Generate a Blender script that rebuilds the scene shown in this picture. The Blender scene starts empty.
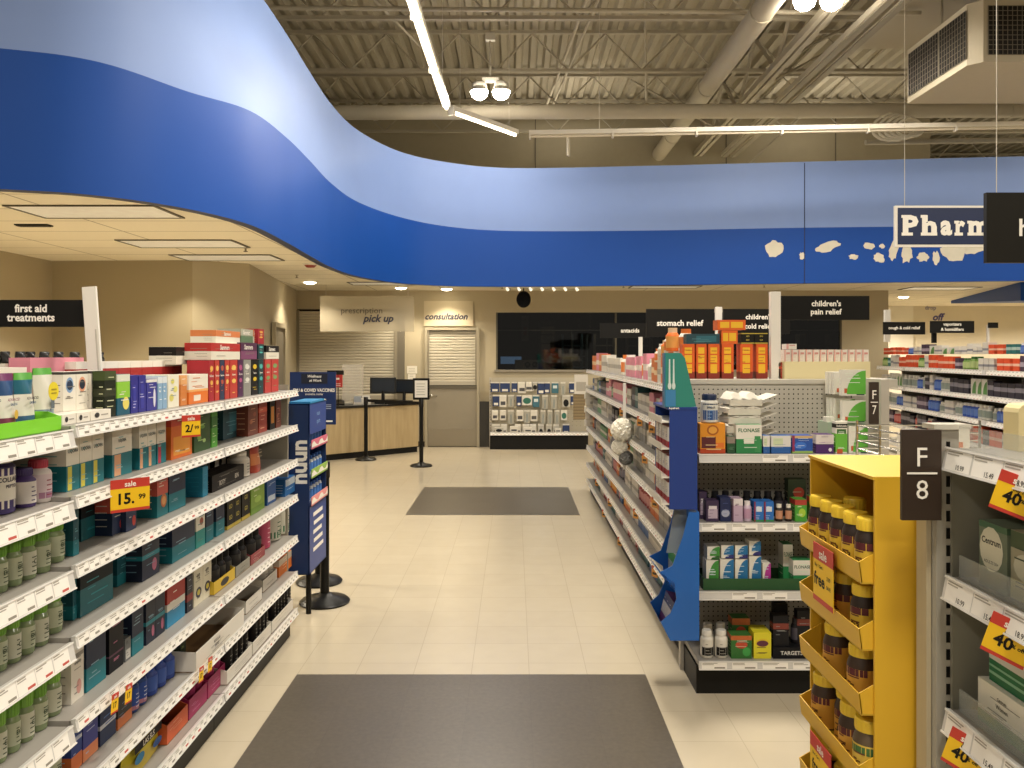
import bpy, math, random
from mathutils import Vector, Matrix
C = bpy.context.scene.collection
PI = math.pi
H = 1.68
F = 828.0
def P(x, y, d):
    return ((x - 514) * d / F, d, H - (y - 355) * d / F)

# ------------------------------------------------------------------ materials
MC = {}
def lin(h):
    h = h.lstrip('#')
    if len(h) == 3: h = ''.join(c * 2 for c in h)
    o = []
    for i in (0, 2, 4):
        v = int(h[i:i + 2], 16) / 255
        o.append(v / 12.92 if v <= .04045 else ((v + .055) / 1.055) ** 2.4)
    return (*o, 1)
def mat(hexc, rough=.5, metal=0., emit=0., spec=.5, noise=0., nscale=8., bump=0., alpha=1., name=None):
    key = (hexc, rough, metal, emit, spec, noise, nscale, bump, alpha)
    if key in MC: return MC[key]
    m = bpy.data.materials.new(name or 'mat_' + hexc.strip('#'))
    m.use_nodes = True
    nt = m.node_tree; b = nt.nodes['Principled BSDF']
    c = lin(hexc)
    b.inputs['Base Color'].default_value = c
    b.inputs['Roughness'].default_value = rough
    b.inputs['Metallic'].default_value = metal
    if max(c[:3]) < .02: spec = min(spec, .22)
    b.inputs['Specular IOR Level'].default_value = spec
    if alpha < 1: b.inputs['Alpha'].default_value = alpha
    if emit:
        b.inputs['Emission Color'].default_value = c
        b.inputs['Emission Strength'].default_value = emit
    if noise or bump:
        tc = nt.nodes.new('ShaderNodeTexCoord'); n = nt.nodes.new('ShaderNodeTexNoise')
        n.inputs['Scale'].default_value = nscale; n.inputs['Detail'].default_value = 4
        nt.links.new(tc.outputs['Object'], n.inputs['Vector'])
        if noise:
            mx = nt.nodes.new('ShaderNodeMix'); mx.data_type = 'RGBA'
            mx.inputs['A'].default_value = (*[v * (1 - noise) for v in c[:3]], 1)
            mx.inputs['B'].default_value = (*[min(1, v * (1 + noise)) for v in c[:3]], 1)
            nt.links.new(n.outputs['Fac'], mx.inputs['Factor'])
            nt.links.new(mx.outputs['Result'], b.inputs['Base Color'])
        if bump:
            bp = nt.nodes.new('ShaderNodeBump'); bp.inputs['Strength'].default_value = bump
            bp.inputs['Distance'].default_value = .01
            nt.links.new(n.outputs['Fac'], bp.inputs['Height']); nt.links.new(bp.outputs['Normal'], b.inputs['Normal'])
    MC[key] = m
    return m
def glassy(name, tint, fac_add=.06, rough=.03):
    m = bpy.data.materials.new(name); m.use_nodes = True; nt = m.node_tree
    for n in list(nt.nodes):
        if n.type != 'OUTPUT_MATERIAL': nt.nodes.remove(n)
    out = [n for n in nt.nodes][0]
    t = nt.nodes.new('ShaderNodeBsdfTransparent'); t.inputs['Color'].default_value = tint
    g = nt.nodes.new('ShaderNodeBsdfGlossy'); g.inputs['Roughness'].default_value = rough
    f = nt.nodes.new('ShaderNodeFresnel'); f.inputs['IOR'].default_value = 1.45
    a = nt.nodes.new('ShaderNodeMath'); a.operation = 'ADD'; a.inputs[1].default_value = fac_add
    mx = nt.nodes.new('ShaderNodeMixShader')
    nt.links.new(f.outputs[0], a.inputs[0]); nt.links.new(a.outputs[0], mx.inputs[0])
    nt.links.new(t.outputs[0], mx.inputs[1]); nt.links.new(g.outputs[0], mx.inputs[2]); nt.links.new(mx.outputs[0], out.inputs[0])
    return m
def tex_mat(name, kind, c1, c2, c3=None, rough=.6, size=(.61, .61), mortar=.01, spec=.5, off=(0, 0, 0), mscale=30., noise=.08):
    """brick/grid pattern in object space"""
    m = bpy.data.materials.new(name); m.use_nodes = True; nt = m.node_tree; b = nt.nodes['Principled BSDF']
    tc = nt.nodes.new('ShaderNodeTexCoord'); mp = nt.nodes.new('ShaderNodeMapping'); mp.inputs['Location'].default_value = off
    nt.links.new(tc.outputs['Object'], mp.inputs['Vector'])
    br = nt.nodes.new('ShaderNodeTexBrick'); br.offset = 0; br.squash = 1
    br.inputs['Scale'].default_value = 1; br.inputs['Brick Width'].default_value = size[0]; br.inputs['Row Height'].default_value = size[1]
    br.inputs['Mortar Size'].default_value = mortar; br.inputs['Mortar Smooth'].default_value = .2
    br.inputs['Color1'].default_value = lin(c1); br.inputs['Color2'].default_value = lin(c2); br.inputs['Mortar'].default_value = lin(c3 or c2)
    nt.links.new(mp.outputs[0], br.inputs['Vector'])
    n = nt.nodes.new('ShaderNodeTexNoise'); n.inputs['Scale'].default_value = mscale; n.inputs['Detail'].default_value = 5
    nt.links.new(tc.outputs['Object'], n.inputs['Vector'])
    rmp = nt.nodes.new('ShaderNodeMapRange'); rmp.inputs['To Min'].default_value = 1 - noise; rmp.inputs['To Max'].default_value = 1 + noise
    nt.links.new(n.outputs['Fac'], rmp.inputs['Value'])
    vm = nt.nodes.new('ShaderNodeVectorMath'); vm.operation = 'SCALE'
    nt.links.new(br.outputs['Color'], vm.inputs[0]); nt.links.new(rmp.outputs[0], vm.inputs['Scale'])
    nt.links.new(vm.outputs[0], b.inputs['Base Color'])
    b.inputs['Roughness'].default_value = rough; b.inputs['Specular IOR Level'].default_value = spec
    return m

# ------------------------------------------------------------------ text outlines
TC = {}
def text_geo(s, bold=0., shear=0.):
    key = (s, bold, shear)
    if key in TC: return TC[key]
    cu = bpy.data.curves.new('lettering', 'FONT'); cu.body = s; cu.size = 1; cu.offset = bold; cu.shear = shear
    cu.resolution_u = 2; cu.align_x = 'CENTER'; cu.align_y = 'CENTER'; cu.space_line = .85
    o = bpy.data.objects.new('lettering', cu); C.objects.link(o)
    dg = bpy.context.evaluated_depsgraph_get(); dg.update()
    me = bpy.data.meshes.new_from_object(o.evaluated_get(dg))
    vs = [tuple(v.co) for v in me.vertices]; fs = [tuple(p.vertices) for p in me.polygons]
    bpy.data.objects.remove(o); bpy.data.meshes.remove(me); bpy.data.curves.remove(cu)
    if vs:
        x0 = min(v[0] for v in vs); x1 = max(v[0] for v in vs); y0 = min(v[1] for v in vs); y1 = max(v[1] for v in vs)
    else: x0 = x1 = y0 = y1 = 0
    cx = (x0 + x1) / 2; cy = (y0 + y1) / 2
    TC[key] = ([(v[0] - cx, v[1] - cy) for v in vs], fs, max(x1 - x0, 1e-4), max(y1 - y0, 1e-4))
    return TC[key]

# ------------------------------------------------------------------ mesh builder
class MB:
    def __init__(s): s.v = []; s.f = []; s.m = []; s.sm = []; s.mats = []; s.T = None
    def mi(s, m):
        if isinstance(m, str): m = mat(m)
        if m not in s.mats: s.mats.append(m)
        return s.mats.index(m)
    def add(s, vs, fs, m, smooth=False):
        b = len(s.v); i = s.mi(m)
        if s.T is not None: vs = [tuple(s.T @ Vector(v)) for v in vs]
        s.v += [tuple(v) for v in vs]
        for f in fs: s.f.append(tuple(b + k for k in f)); s.m.append(i); s.sm.append(smooth)
        return s
    def box(s, x0, x1, y0, y1, z0, z1, m, ch=0.):
        if ch <= 0:
            vs = [(x, y, z) for z in (z0, z1) for y in (y0, y1) for x in (x0, x1)]
            return s.add(vs, [(0, 2, 3, 1), (4, 5, 7, 6), (0, 1, 5, 4), (1, 3, 7, 5), (3, 2, 6, 7), (2, 0, 4, 6)], m)
        c = ch; vs = []
        for z, e in ((z0, c), (z0 + c, 0), (z1 - c, 0), (z1, c)):
            a, b_, p, q = x0 + e, x1 - e, y0 + e, y1 - e; k = c if e == 0 else c * .6
            vs += [(a + k, p, z), (b_ - k, p, z), (b_, p + k, z), (b_, q - k, z), (b_ - k, q, z), (a + k, q, z), (a, q - k, z), (a, p + k, z)]
        fs = [tuple(range(7, -1, -1)), tuple(range(24, 32))]
        for r in range(3):
            for i in range(8): j = (i + 1) % 8; fs.append((r * 8 + i, r * 8 + j, r * 8 + 8 + j, r * 8 + 8 + i))
        return s.add(vs, fs, m)
    def quad(s, a, b, c, d, m): return s.add([a, b, c, d], [(0, 1, 2, 3)], m)
    def prism(s, pts, axis, a, b, m):
        """pts polygon extruded along axis (0,1,2) from a to b"""
        n = len(pts)
        def mk(p, t):
            q = list(p); q.insert(axis, t); return tuple(q)
        vs = [mk(p, a) for p in pts] + [mk(p, b) for p in pts]
        fs = [tuple(range(n - 1, -1, -1)), tuple(range(n, 2 * n))] + [(i, (i + 1) % n, n + (i + 1) % n, n + i) for i in range(n)]
        return s.add(vs, fs, m)
    def bar(s, p, q, r, m, n=4, r2=None):
        p = Vector(p); q = Vector(q); d = (q - p)
        if d.length < 1e-6: return s
        d.normalize(); u = d.orthogonal().normalized(); w = d.cross(u); r2 = r if r2 is None else r2
        if n == 4: ph = PI / 4
        else: ph = 0
        vs = []
        for c, rr in ((p, r), (q, r2)):
            for k in range(n):
                a = 2 * PI * k / n + ph; vs.append(tuple(c + (u * math.cos(a) + w * math.sin(a)) * rr))
        fs = [tuple(range(n - 1, -1, -1)), tuple(range(n, 2 * n))] + [(i, (i + 1) % n, n + (i + 1) % n, n + i) for i in range(n)]
        return s.add(vs, fs, m, n > 6)
    def tube(s, pts, r, m, n=8):
        for a, b in zip(pts, pts[1:]): s.bar(a, b, r, m, n)
        return s
    def lathe(s, prof, m, n=20, c=(0, 0, 0), a0=0, a1=2 * PI, sx=1., sy=1.):
        full = abs(a1 - a0 - 2 * PI) < 1e-6; k = n if full else n + 1; vs = []
        for r, z in prof:
            for i in range(k):
                a = a0 + (a1 - a0) * i / n; vs.append((c[0] + r * sx * math.cos(a), c[1] + r * sy * math.sin(a), c[2] + z))
        fs = []
        for j in range(len(prof) - 1):
            for i in range(n):
                i2 = (i + 1) % k
                fs.append((j * k + i, j * k + i2, (j + 1) * k + i2, (j + 1) * k + i))
        s.add(vs, fs, m, True)
        if full:
            b = len(s.v) - len(vs); i = s.mi(m)
            if prof[0][0] > 1e-5: s.f.append(tuple(b + q for q in range(k - 1, -1, -1))); s.m.append(i); s.sm.append(False)
            if prof[-1][0] > 1e-5: s.f.append(tuple(b + (len(prof) - 1) * k + q for q in range(k))); s.m.append(i); s.sm.append(False)
        return s
    def text(s, t, o, right, up, h, m, bold=0., shear=0., maxw=None):
        """centred at o; h is the height of the whole block"""
        vs, fs, w, hh = text_geo(t, bold, shear)
        if not vs: return s
        k = h / .73
        kx = k if not maxw or w * k <= maxw else maxw / w
        o = Vector(o); r = Vector(right).normalized(); u = Vector(up).normalized()
        return s.add([tuple(o + r * (v[0] * kx) + u * (v[1] * k)) for v in vs], fs, m)
    def mesh(s, name):
        me = bpy.data.meshes.new(name); me.from_pydata(s.v, [], s.f)
        for m in s.mats: me.materials.append(m)
        me.polygons.foreach_set('material_index', s.m); me.polygons.foreach_set('use_smooth', s.sm)
        if any(s.sm): me.set_sharp_from_angle(angle=.75)
        me.update(); return me
    def build(s, name, parent=None, loc=(0, 0, 0), rz=0, bevel=0):
        o = bpy.data.objects.new(name, s.mesh(name)); C.objects.link(o)
        o.location = loc; o.rotation_euler = (0, 0, rz)
        if parent: o.parent = parent
        if bevel:
            b = o.modifiers.new('edge', 'BEVEL'); b.width = bevel; b.segments = 2; b.limit_method = 'ANGLE'; b.angle_limit = .6
        return o
def tag(o, label=None, cat=None, group=None, kind=None):
    if label: o['label'] = label
    if cat: o['category'] = cat
    if group: o['group'] = group
    if kind: o['kind'] = kind
    return o
def empty(name, loc=(0, 0, 0), rz=0, label=None, cat=None, group=None, kind=None):
    o = bpy.data.objects.new(name, None); C.objects.link(o); o.location = loc; o.rotation_euler = (0, 0, rz)
    o.empty_display_size = .05
    return tag(o, label, cat, group, kind)

# ------------------------------------------------------------------ packaging
def shell(m, w, d, z0, z1, col, e):
    a, b = w / 2 + e, d / 2 + e
    m.quad((-a, -b, z0), (a, -b, z0), (a, -b, z1), (-a, -b, z1), col); m.quad((a, -b, z0), (a, b, z0), (a, b, z1), (a, -b, z1), col)
    m.quad((a, b, z0), (-a, b, z0), (-a, b, z1), (a, b, z1), col); m.quad((-a, b, z0), (-a, -b, z0), (-a, -b, z1), (-a, b, z1), col)
def disc(m, x, z, rx, rz, y, col, n=14):
    m.add([(x + rx * math.cos(2 * PI * k / n), y, z + rz * math.sin(2 * PI * k / n)) for k in range(n)], [tuple(range(n))], col)
def art(m, w, d, h, st, rng, y=None, z0=0.):
    """front print: patches (u0,u1,v0,v1,c), discs (u,v,ru,rv,c), text (s,u,v,h,c), fine print"""
    y = -d / 2 - .0006 if y is None else y
    X = lambda u: -w / 2 + u * w
    Z = lambda v: z0 + v * h
    for u0, u1, v0, v1, c in st.get('p', ()):
        m.quad((X(u0), y, Z(v0)), (X(u1), y, Z(v0)), (X(u1), y, Z(v1)), (X(u0), y, Z(v1)), c); y -= .0002
    for u0, u1, v0, v1, c in st.get('arc', ()):
        pts = [(X(u1), y, Z(v0)), (X(u1), y, Z(v1))] + [(X(u1 - (u1 - u0) * math.sin(PI / 2 * k / 8)), y, Z(v0 + (v1 - v0) * math.cos(PI / 2 * k / 8))) for k in range(1, 9)]
        m.add(pts[::-1], [tuple(range(len(pts)))], c); y -= .0002
    for u, v, ru, rv, c in st.get('o', ()):
        disc(m, X(u), Z(v), ru * w, rv * h, y, c); y -= .0002
    fp = st.get('fp')
    if fp:
        for k in range(st.get('nfp', 4)):
            v = .12 + .76 * rng.random(); u0 = .12 + .2 * rng.random(); u1 = u0 + .2 + .4 * rng.random(); t = .012 + .014 * rng.random()
            m.quad((X(u0), y, Z(v)), (X(min(u1, .93)), y, Z(v)), (X(min(u1, .93)), y, Z(v + t)), (X(u0), y, Z(v + t)), fp)
        y -= .0002
    for s_, u, v, th, c in st.get('t', ()):
        m.text(s_, (X(u), y, Z(v)), (1, 0, 0), (0, 0, 1), th * h, c, bold=.02, maxw=w * .88)
def mk_box(w, d, h, st, rng):
    m = MB(); base = st['c']
    m.box(-w / 2, w / 2, -d / 2, d / 2, 0, h, base)
    for f0, f1, c in st.get('b', ()): shell(m, w, d, max(.0005, f0 * h), f1 * h - .0005, c, .0003)
    art(m, w, d, h, st, rng)
    if st.get('fp'):
        for sx in (-1, 1):
            x = sx * (w / 2 + .0007)
            for k in range(4):
                v = (.2 + .15 * k) * h; a = -d * .35; b = a + d * (.3 + .35 * rng.random())
                q = [(x, a, v), (x, b, v), (x, b, v + h * .02), (x, a, v + h * .02)]
                m.quad(*(q if sx > 0 else q[::-1]), st['fp'])
    m.quad((-w * .45, -.001, h + .0004), (w * .45, -.001, h + .0004), (w * .45, .001, h + .0004), (-w * .45, .001, h + .0004), '#6b655a')
    return [(None, m)]
def label_wrap(w, z0, z1, c, st, rng, h, frac=.8):
    m = MB(); r = w / 2 + .0006; a = PI * frac
    m.lathe([(r, z0), (r, z1)], c, 20, a0=-PI / 2 - a, a1=-PI / 2 + a)
    ww = w * .72; n = 6
    def arcq(u0, u1, za, zb, col, e):
        rr = r + e; vs = []; fs = []
        for i in range(n + 1):
            an = -PI / 2 + (u0 + (u1 - u0) * i / n - .5) * 2.0
            vs += [(rr * math.cos(an), rr * math.sin(an), za), (rr * math.cos(an), rr * math.sin(an), zb)]
        for i in range(n): fs.append((2 * i, 2 * i + 2, 2 * i + 3, 2 * i + 1))
        m.add(vs, fs, col)
    H_ = z1 - z0
    for u0, u1, v0, v1, col in st.get('lp', ()): arcq(u0, u1, z0 + v0 * H_, z0 + v1 * H_, col, .0004)
    if st.get('fp'):
        for k in range(4):
            v = z0 + H_ * (.12 + .2 * k); arcq(.3, .45 + .3 * rng.random(), v, v + H_ * .045, st['fp'], .0007)
    for s_, u, v, th, col in st.get('lt', ()):
        vs, fs, tw, hh = text_geo(s_, .02); k = th * H_ / hh; kx = min(k, w * .75 / tw)
        pts = []
        for x, z in vs:
            an = -PI / 2 + (u - .5) * 2 + x * kx / r; pts.append(((r + .001) * math.cos(an), (r + .001) * math.sin(an), z0 + v * H_ + z * k))
        m.add(pts, fs, col)
    return m
def mk_bottle(w, d, h, st, rng):
    r = w / 2; hc = st.get('hc', .2) * h; rc = r * st.get('rc', .72); zs = h - hc
    sh = st.get('sh', .12) * h
    b = MB(); bm_ = st['c'] if not st.get('clear') else mat(st['c'], .12, alpha=st['clear'])
    b.lathe([(r * .9, 0), (r, .004), (r, zs - sh), (r * .93, zs - sh * .6), (rc * .9, zs - sh * .12), (rc * .88, zs)], bm_, 20)
    c = MB(); n = 20
    c.lathe([(rc, zs), (rc, h - .004), (rc * .93, h), (0, h)], mat(st.get('cap', '#eeeeee'), .4), n)
    for k in range(n): a = 2 * PI * (k + .5) / n; c.bar((rc * math.cos(a), rc * math.sin(a), zs + .003), (rc * math.cos(a), rc * math.sin(a), h - .005), .0011, mat(st.get('cap', '#eeeeee'), .4))
    out = [('body', b), ('cap', c)]
    if st.get('lab'):
        out.append(('wrap_label', label_wrap(w, h * st.get('l0', .1), (zs - sh) * .97, st['lab'], st, rng, h)))
    return out
def mk_simple_bottle(w, d, h, st, rng):
    r = w / 2; hc = st.get('hc', .2) * h; rc = r * .7; zs = h - hc; m = MB()
    m.lathe([(r * .9, 0), (r, .004), (r, zs * .85), (rc, zs)], st['c'], 12)
    m.lathe([(rc, zs), (rc, h), (0, h)], st.get('cap', '#eeeeee'), 12)
    if st.get('lab'): m.lathe([(r + .0006, h * .15), (r + .0006, zs * .8)], st['lab'], 12)
    return [(None, m)]
def mk_can(w, d, h, st, rng):
    r = w / 2; b = MB(); b.lathe([(r * .86, 0), (r, .008), (r, h - .01), (r * .88, h)], st['c'], 20)
    l = MB(); l.lathe([(r * .9, h - .002), (r * .9, h + .003), (r * .8, h + .003), (r * .78, h), (0, h)], mat(st.get('cap', '#b9b9b9'), .3, .8), 20)
    out = [('body', b), ('lid', l)]
    if st.get('lab'): out.append(('wrap_label', label_wrap(w, h * .12, h * .86, st['lab'], st, rng, h)))
    return out
def mk_pouch(w, d, h, st, rng):
    m = MB(); nx, nz = 8, 8; vs = []; fs = []
    for sgn in (-1, 1):
        for j in range(nz + 1):
            v = j / nz
            for i in range(nx + 1):
                u = i / nx; t = d / 2 * (math.sin(PI * u) ** .6) * (1 - v ** 2.2) + .0012
                wob = .0025 * math.sin(9 * u + 7 * v + sgn)
                vs.append((-w / 2 + w * u, sgn * (t + wob * (1 if v < .9 else 0)), v * h))
    k = (nx + 1) * (nz + 1); cols = st.get('zones', [(0, 1, st['c'])]); byc = {}
    for j in range(nz):
        vm = (j + .5) / nz; col = st['c']
        for a, b_, c_ in cols:
            if a <= vm < b_: col = c_
        for i in range(nx):
            a = j * (nx + 1) + i
            byc.setdefault(col, []).extend([(a, a + 1, a + nx + 2, a + nx + 1), (k + a + nx + 1, k + a + nx + 2, k + a + 1, k + a)])
    for col, ff in byc.items(): m.add(vs, ff, mat(col, .35), True)
    st2 = dict(st); art(m, w * .8, d, h * .8, st2, rng, y=-d / 2 - .005, z0=h * .06)
    return [(None, m)]
def mk_jar(w, d, h, st, rng):
    st = dict(st); st.setdefault('rc', .92); st.setdefault('sh', .06); return mk_bottle(w, d, h, st, rng)
def mk_hang(w, d, h, st, rng):
    """flat packet with a header, hanging from a peg"""
    m = MB(); m.box(-w / 2, w / 2, -d / 2, d / 2, -h, -h * .12, st['c'])
    m.box(-w / 2, w / 2, -.002, .002, -h * .14, 0, st.get('hd', '#e8e2d4'))
    art(m, w, d, h * .86, st, rng, z0=-h)
    m.bar((0, -.03, -h * .05), (0, .06, -h * .05), .003, mat('#9a9890', .3, .8), 6)
    return [(None, m)]
MK = dict(box=mk_box, bottle=mk_bottle, sbottle=mk_simple_bottle, can=mk_can, pouch=mk_pouch, jar=mk_jar, hang=mk_hang)
ST = {}      # style table: key -> (object name, description, maker, style, category)
PROTO = {}
REG = []
def put(key, place, loc, w, d, h, rz=0, order=0., label=None, group=None, tilt=None):
    name, desc, mk, st, cat = ST[key]
    w = round(w, 3); d = round(d, 3); h = round(h, 3)
    pk = (key, w, d, h)
    if pk not in PROTO:
        rng = random.Random(sum(ord(q) for q in key) * 31 + round(w * 1000))
        PROTO[pk] = [(n, b.mesh(n or name)) for n, b in MK[mk](w, d, h, st, rng)]
    parts = PROTO[pk]
    if len(parts) == 1 and parts[0][0] is None:
        o = bpy.data.objects.new(name, parts[0][1]); C.objects.link(o)
    else:
        o = bpy.data.objects.new(name, None); o.empty_display_size = .02; C.objects.link(o)
        for n, me in parts:
            c = bpy.data.objects.new(n, me); c.parent = o; C.objects.link(c)
    o.location = loc; o.rotation_euler = (tilt[0], tilt[1], rz) if tilt else (0, 0, rz)
    o['category'] = cat
    if label: o['label'] = label
    REG.append((o, desc, place, order, label, group))
    return o
ORD = 'first second third fourth fifth sixth seventh eighth ninth tenth eleventh twelfth thirteenth fourteenth fifteenth sixteenth seventeenth eighteenth nineteenth twentieth'.split()
def finish_labels(enddir):
    g = {}
    for r in REG:
        if r[4]: continue
        g.setdefault((r[1], r[2]), []).append(r)
    for (desc, place), rs in g.items():
        if len(rs) == 1: rs[0][0]['label'] = f'{desc} {place}'; continue
        rs.sort(key=lambda r: r[3])
        for i, r in enumerate(rs):
            e = next((v for k, v in enddir if k in place), ('pharmacy end', 'entrance end')); j = i
            if i >= len(rs) / 2 and len(rs) > 2: j = len(rs) - 1 - i; e = (e[1], e[0])
            w = ORD[j] if j < 20 else 'twenty-' + ORD[j - 20]
            t = f'{desc} {place}, {w} from the {e[0]}'
            for a in (' the ', ' the ', ' a ', ' the ', ' a ', ' the ', ' an ', ' the '):
                if len(t.replace('-', 'x').split()) > 16: k_ = t.rfind(a); t = t[:k_] + ' ' + t[k_ + len(a):] if k_ > 0 else t
            r[0]['label'] = t
            r[0]['group'] = f'{desc} {place}'
# ------------------------------------------------------------------ shelving
def price_rail(L, rng, tagw=.068, dense=1., near=False, prices=None, z=0., hh=.042, redp=.18, mk_big=False):
    m = MB(); m.box(0, L, -.014, -.002, z - hh, z, mat('#cfccc6', .35))
    m.box(0, L, -.017, -.014, z - .005, z, mat('#e4e1da', .3)); m.box(0, L, -.017, -.014, z - hh, z - hh + .004, mat('#e4e1da', .3))
    x = .012; y = -.0146; i = 0
    while x + tagw < L:
        if rng.random() < dense:
            w = tagw * (.93 + .05 * rng.random())
            m.quad((x, y, z - hh + .005), (x + w, y, z - hh + .005), (x + w, y, z - .006), (x, y, z - .006), '#f1ede4')
            y2 = y - .0005; t0 = z - .008
            for k in range(2):
                a = x + .004; b = a + w * (.35 + .3 * rng.random()); c0 = t0 - .006 * k
                m.quad((a, y2, c0 - .0032), (b, y2, c0 - .0032), (b, y2, c0), (a, y2, c0), '#a9a397')
            col = '#c0564a' if rng.random() < redp else '#8f897d'
            a = x + w * .5
            if prices:
                m.text(prices[i % len(prices)], (x + w * .62, y2, z - hh + .0145), (1, 0, 0), (0, 0, 1), .0125, '#2c2a27', bold=.01)
            else:
                m.quad((a, y2, z - hh + .008), (x + w * .92, y2, z - hh + .008), (x + w * .92, y2, z - hh + .015), (a, y2, z - hh + .015), col)
            i += 1
        x += tagw * (1 if dense >= 1 else 1.15)
    return m
def gondola(name, label, loc, rz, L, levels, depth, seed, panel='#8f8878', top=None, kick='#161513', grp=None, tagw=.068, dense=1., prices=None, deckext=.0, railh=.042, pegb=False, ends=(True, True), shelfc='#97928a', sections=1, offs=None):
    rng = random.Random(seed)
    r = empty(name, loc, rz, label, 'store shelving', grp)
    zt = top or levels[0] + .02
    MB().box(0, L, depth, depth + .02, .02, zt, mat(panel, .7, noise=.05)).build('back_panel', r)
    if pegb:
        m = MB(); x = .04
        while x < L - .03:
            z = .2
            while z < zt - .04:
                m.add([(x + .0042 * math.cos(k * PI / 3), depth - .0008, z + .0042 * math.sin(k * PI / 3)) for k in range(6)], [(0, 1, 2, 3, 4, 5)], '#15130f'); z += .0254
            x += .0254
        m.build('perforation_pattern', r)
    for i, x in enumerate((0, L)):
        if not ends[i]: continue
        m = MB(); m.box(x - .018, x + .018, depth - .04, depth, 0, zt, mat('#b5aea0', .45))
        z = .2
        while z < zt - .05: m.box(x - .004, x + .004, depth - .0415, depth - .04, z, z + .022, '#16140f'); z += .05
        m.build('upright', r)
    lv = sorted(levels)
    zb = lv[0]
    m = MB(); m.box(.0, L, .03, depth, 0, zb - .035, mat(kick, .45)); m.build('kick_base', r)
    for z in lv:
        s = MB(); s.box(.003, L - .003, 0, depth - .003, z - .022, z, mat(shelfc, .35, noise=.03))
        s.box(.003, L - .003, -.002, .002, z - .03, z, mat(shelfc, .35))
        if z != zb:
            for x in (.02, L - .02): s.prism([(.05, z - .022), (depth, z - .022), (depth, z - .09), (depth - .03, z - .09)], 0, x - .003, x + .003, mat(shelfc, .4))
        so = s.build('shelf', r)
        step = L / sections
        for q in range(sections):
            ro = price_rail(step - .008, rng, tagw, dense, prices=prices, z=z + .002, hh=railh).build('price_rail', so, (q * step + .004, 0, 0))
            ro.rotation_euler = (math.radians(-12) if not pegb else math.radians(-6), 0, 0)
            # the rail leans back from its top edge
            dz = (z) * (1 - math.cos(math.radians(12))) ; 
            a = ro.rotation_euler[0]; ro.location = (q * step + .004, z * math.sin(a) + 0, z - z * math.cos(a))
    return r
def sale_sign(loc, rz, w, h, texts, place, tilt=0., order=0, hdr='sale', red='#c63a2c', yel='#f5c518'):
    m = MB(); m.box(-w / 2, w / 2, -.0007, .0007, 0, h, yel); m.box(-w / 2, w / 2, -.001, .001, h * .72, h + .0002, red)
    m.quad((-w / 2, -.0011, 0), (w / 2, -.0011, 0), (w / 2, -.0011, h * .09), (-w / 2, -.0011, h * .09), red)
    m.text(hdr, (0, -.0014, h * .85), (1, 0, 0), (0, 0, 1), h * .17, '#f6efe2', bold=.02)
    for s_, u, v, th in texts: m.text(s_, (-w / 2 + u * w, -.0012, v * h), (1, 0, 0), (0, 0, 1), th * h, '#1c1712', bold=.03, maxw=w * .8)
    o = m.build('sale_tag', None, loc, rz); o.rotation_euler = (0, tilt, rz); o['category'] = 'price sign'
    REG.append((o, 'red and yellow sale tag clipped', place, order, None, None))
    return o
LK = 0.84
# ================================================================== SETTING
sc = bpy.context.scene
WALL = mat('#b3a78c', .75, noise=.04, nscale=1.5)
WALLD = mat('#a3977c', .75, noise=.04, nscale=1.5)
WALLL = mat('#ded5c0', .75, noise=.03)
BEIGE = mat('#b8ae98', .55)
STEELP = mat('#b0a793', .6, noise=.05)
BLACK = mat('#141312', .45)
WHITE = mat('#e8e3d8', .5)
def struct(mb, name, **k):
    o = mb.build(name, **k); o['kind'] = 'structure'; return o
# floor
FL = tex_mat('vinyl_floor', 'brick', '#c4b8a0', '#c1b59d', '#b3a891', rough=.22, size=(.305, .305), mortar=.0022, spec=.5, off=(1.14, 0.06, 0), mscale=7, noise=.05)
nt = FL.node_tree; b = nt.nodes['Principled BSDF']
m = MB(); m.box(-14, 18, -9, 24, -.1, 0, FL); struct(m, 'floor')
DK = tex_mat('dark_vinyl', 'brick', '#5b5449', '#575045', '#524b41', rough=.33, size=(.305, .305), mortar=.0015, off=(1.14, 0.06, 0), mscale=45, noise=.35)
for (x0, x1, y0, y1) in ((-1.14, .69, 2.52, 4.35), (-1.14, .69, 8.69, 10.52)):
    struct(MB().box(x0, x1, y0, y1, -.002, .0025, DK), 'floor_inlay')

# fascia ----------------------------------------------------------------
ctrl = [(-8.5, 5.2, 4.84, 3.76), (-6.3, 5.25, 4.86, 3.76), (-4.6, 5.35, 4.87, 3.76), (-3.46, 5.59, 4.87, 3.75), (-2.91, 5.83, 4.87, 3.74), (-2.5, 6.35, 4.87, 3.70), (-2.27, 7.12, 4.87, 3.78),
        (-2.26, 8.2, 4.87, 3.84), (-2.3, 9.3, 4.87, 3.87), (-2.33, 10.6, 4.88, 3.87), (-2.22, 11.8, 4.88, 3.86), (-1.78, 12.9, 4.85, 3.83), (-1.05, 13.42, 4.80, 3.76), (0, 13.55, 4.74, 3.71),
        (2.2, 13.3, 4.72, 3.68), (4.45, 12.95, 4.70, 3.67), (7.7, 12.5, 4.68, 3.64), (11.5, 12.0, 4.66, 3.62)]
def catmull(P_, n=8):
    out = []
    for i in range(len(P_) - 1):
        p0 = P_[max(i - 1, 0)]; p1 = P_[i]; p2 = P_[i + 1]; p3 = P_[min(i + 2, len(P_) - 1)]
        for k in range(n):
            t = k / n
            out.append(tuple(.5 * (2 * b_ + (c_ - a_) * t + (2 * a_ - 5 * b_ + 4 * c_ - d_) * t * t + (3 * b_ - a_ - 3 * c_ + d_) * t ** 3) for a_, b_, c_, d_ in zip(p0, p1, p2, p3)))
    out.append(tuple(P_[-1])); return out
FC = catmull(ctrl)
ZB = 2.80; ZC = 2.86; TH = .10
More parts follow.
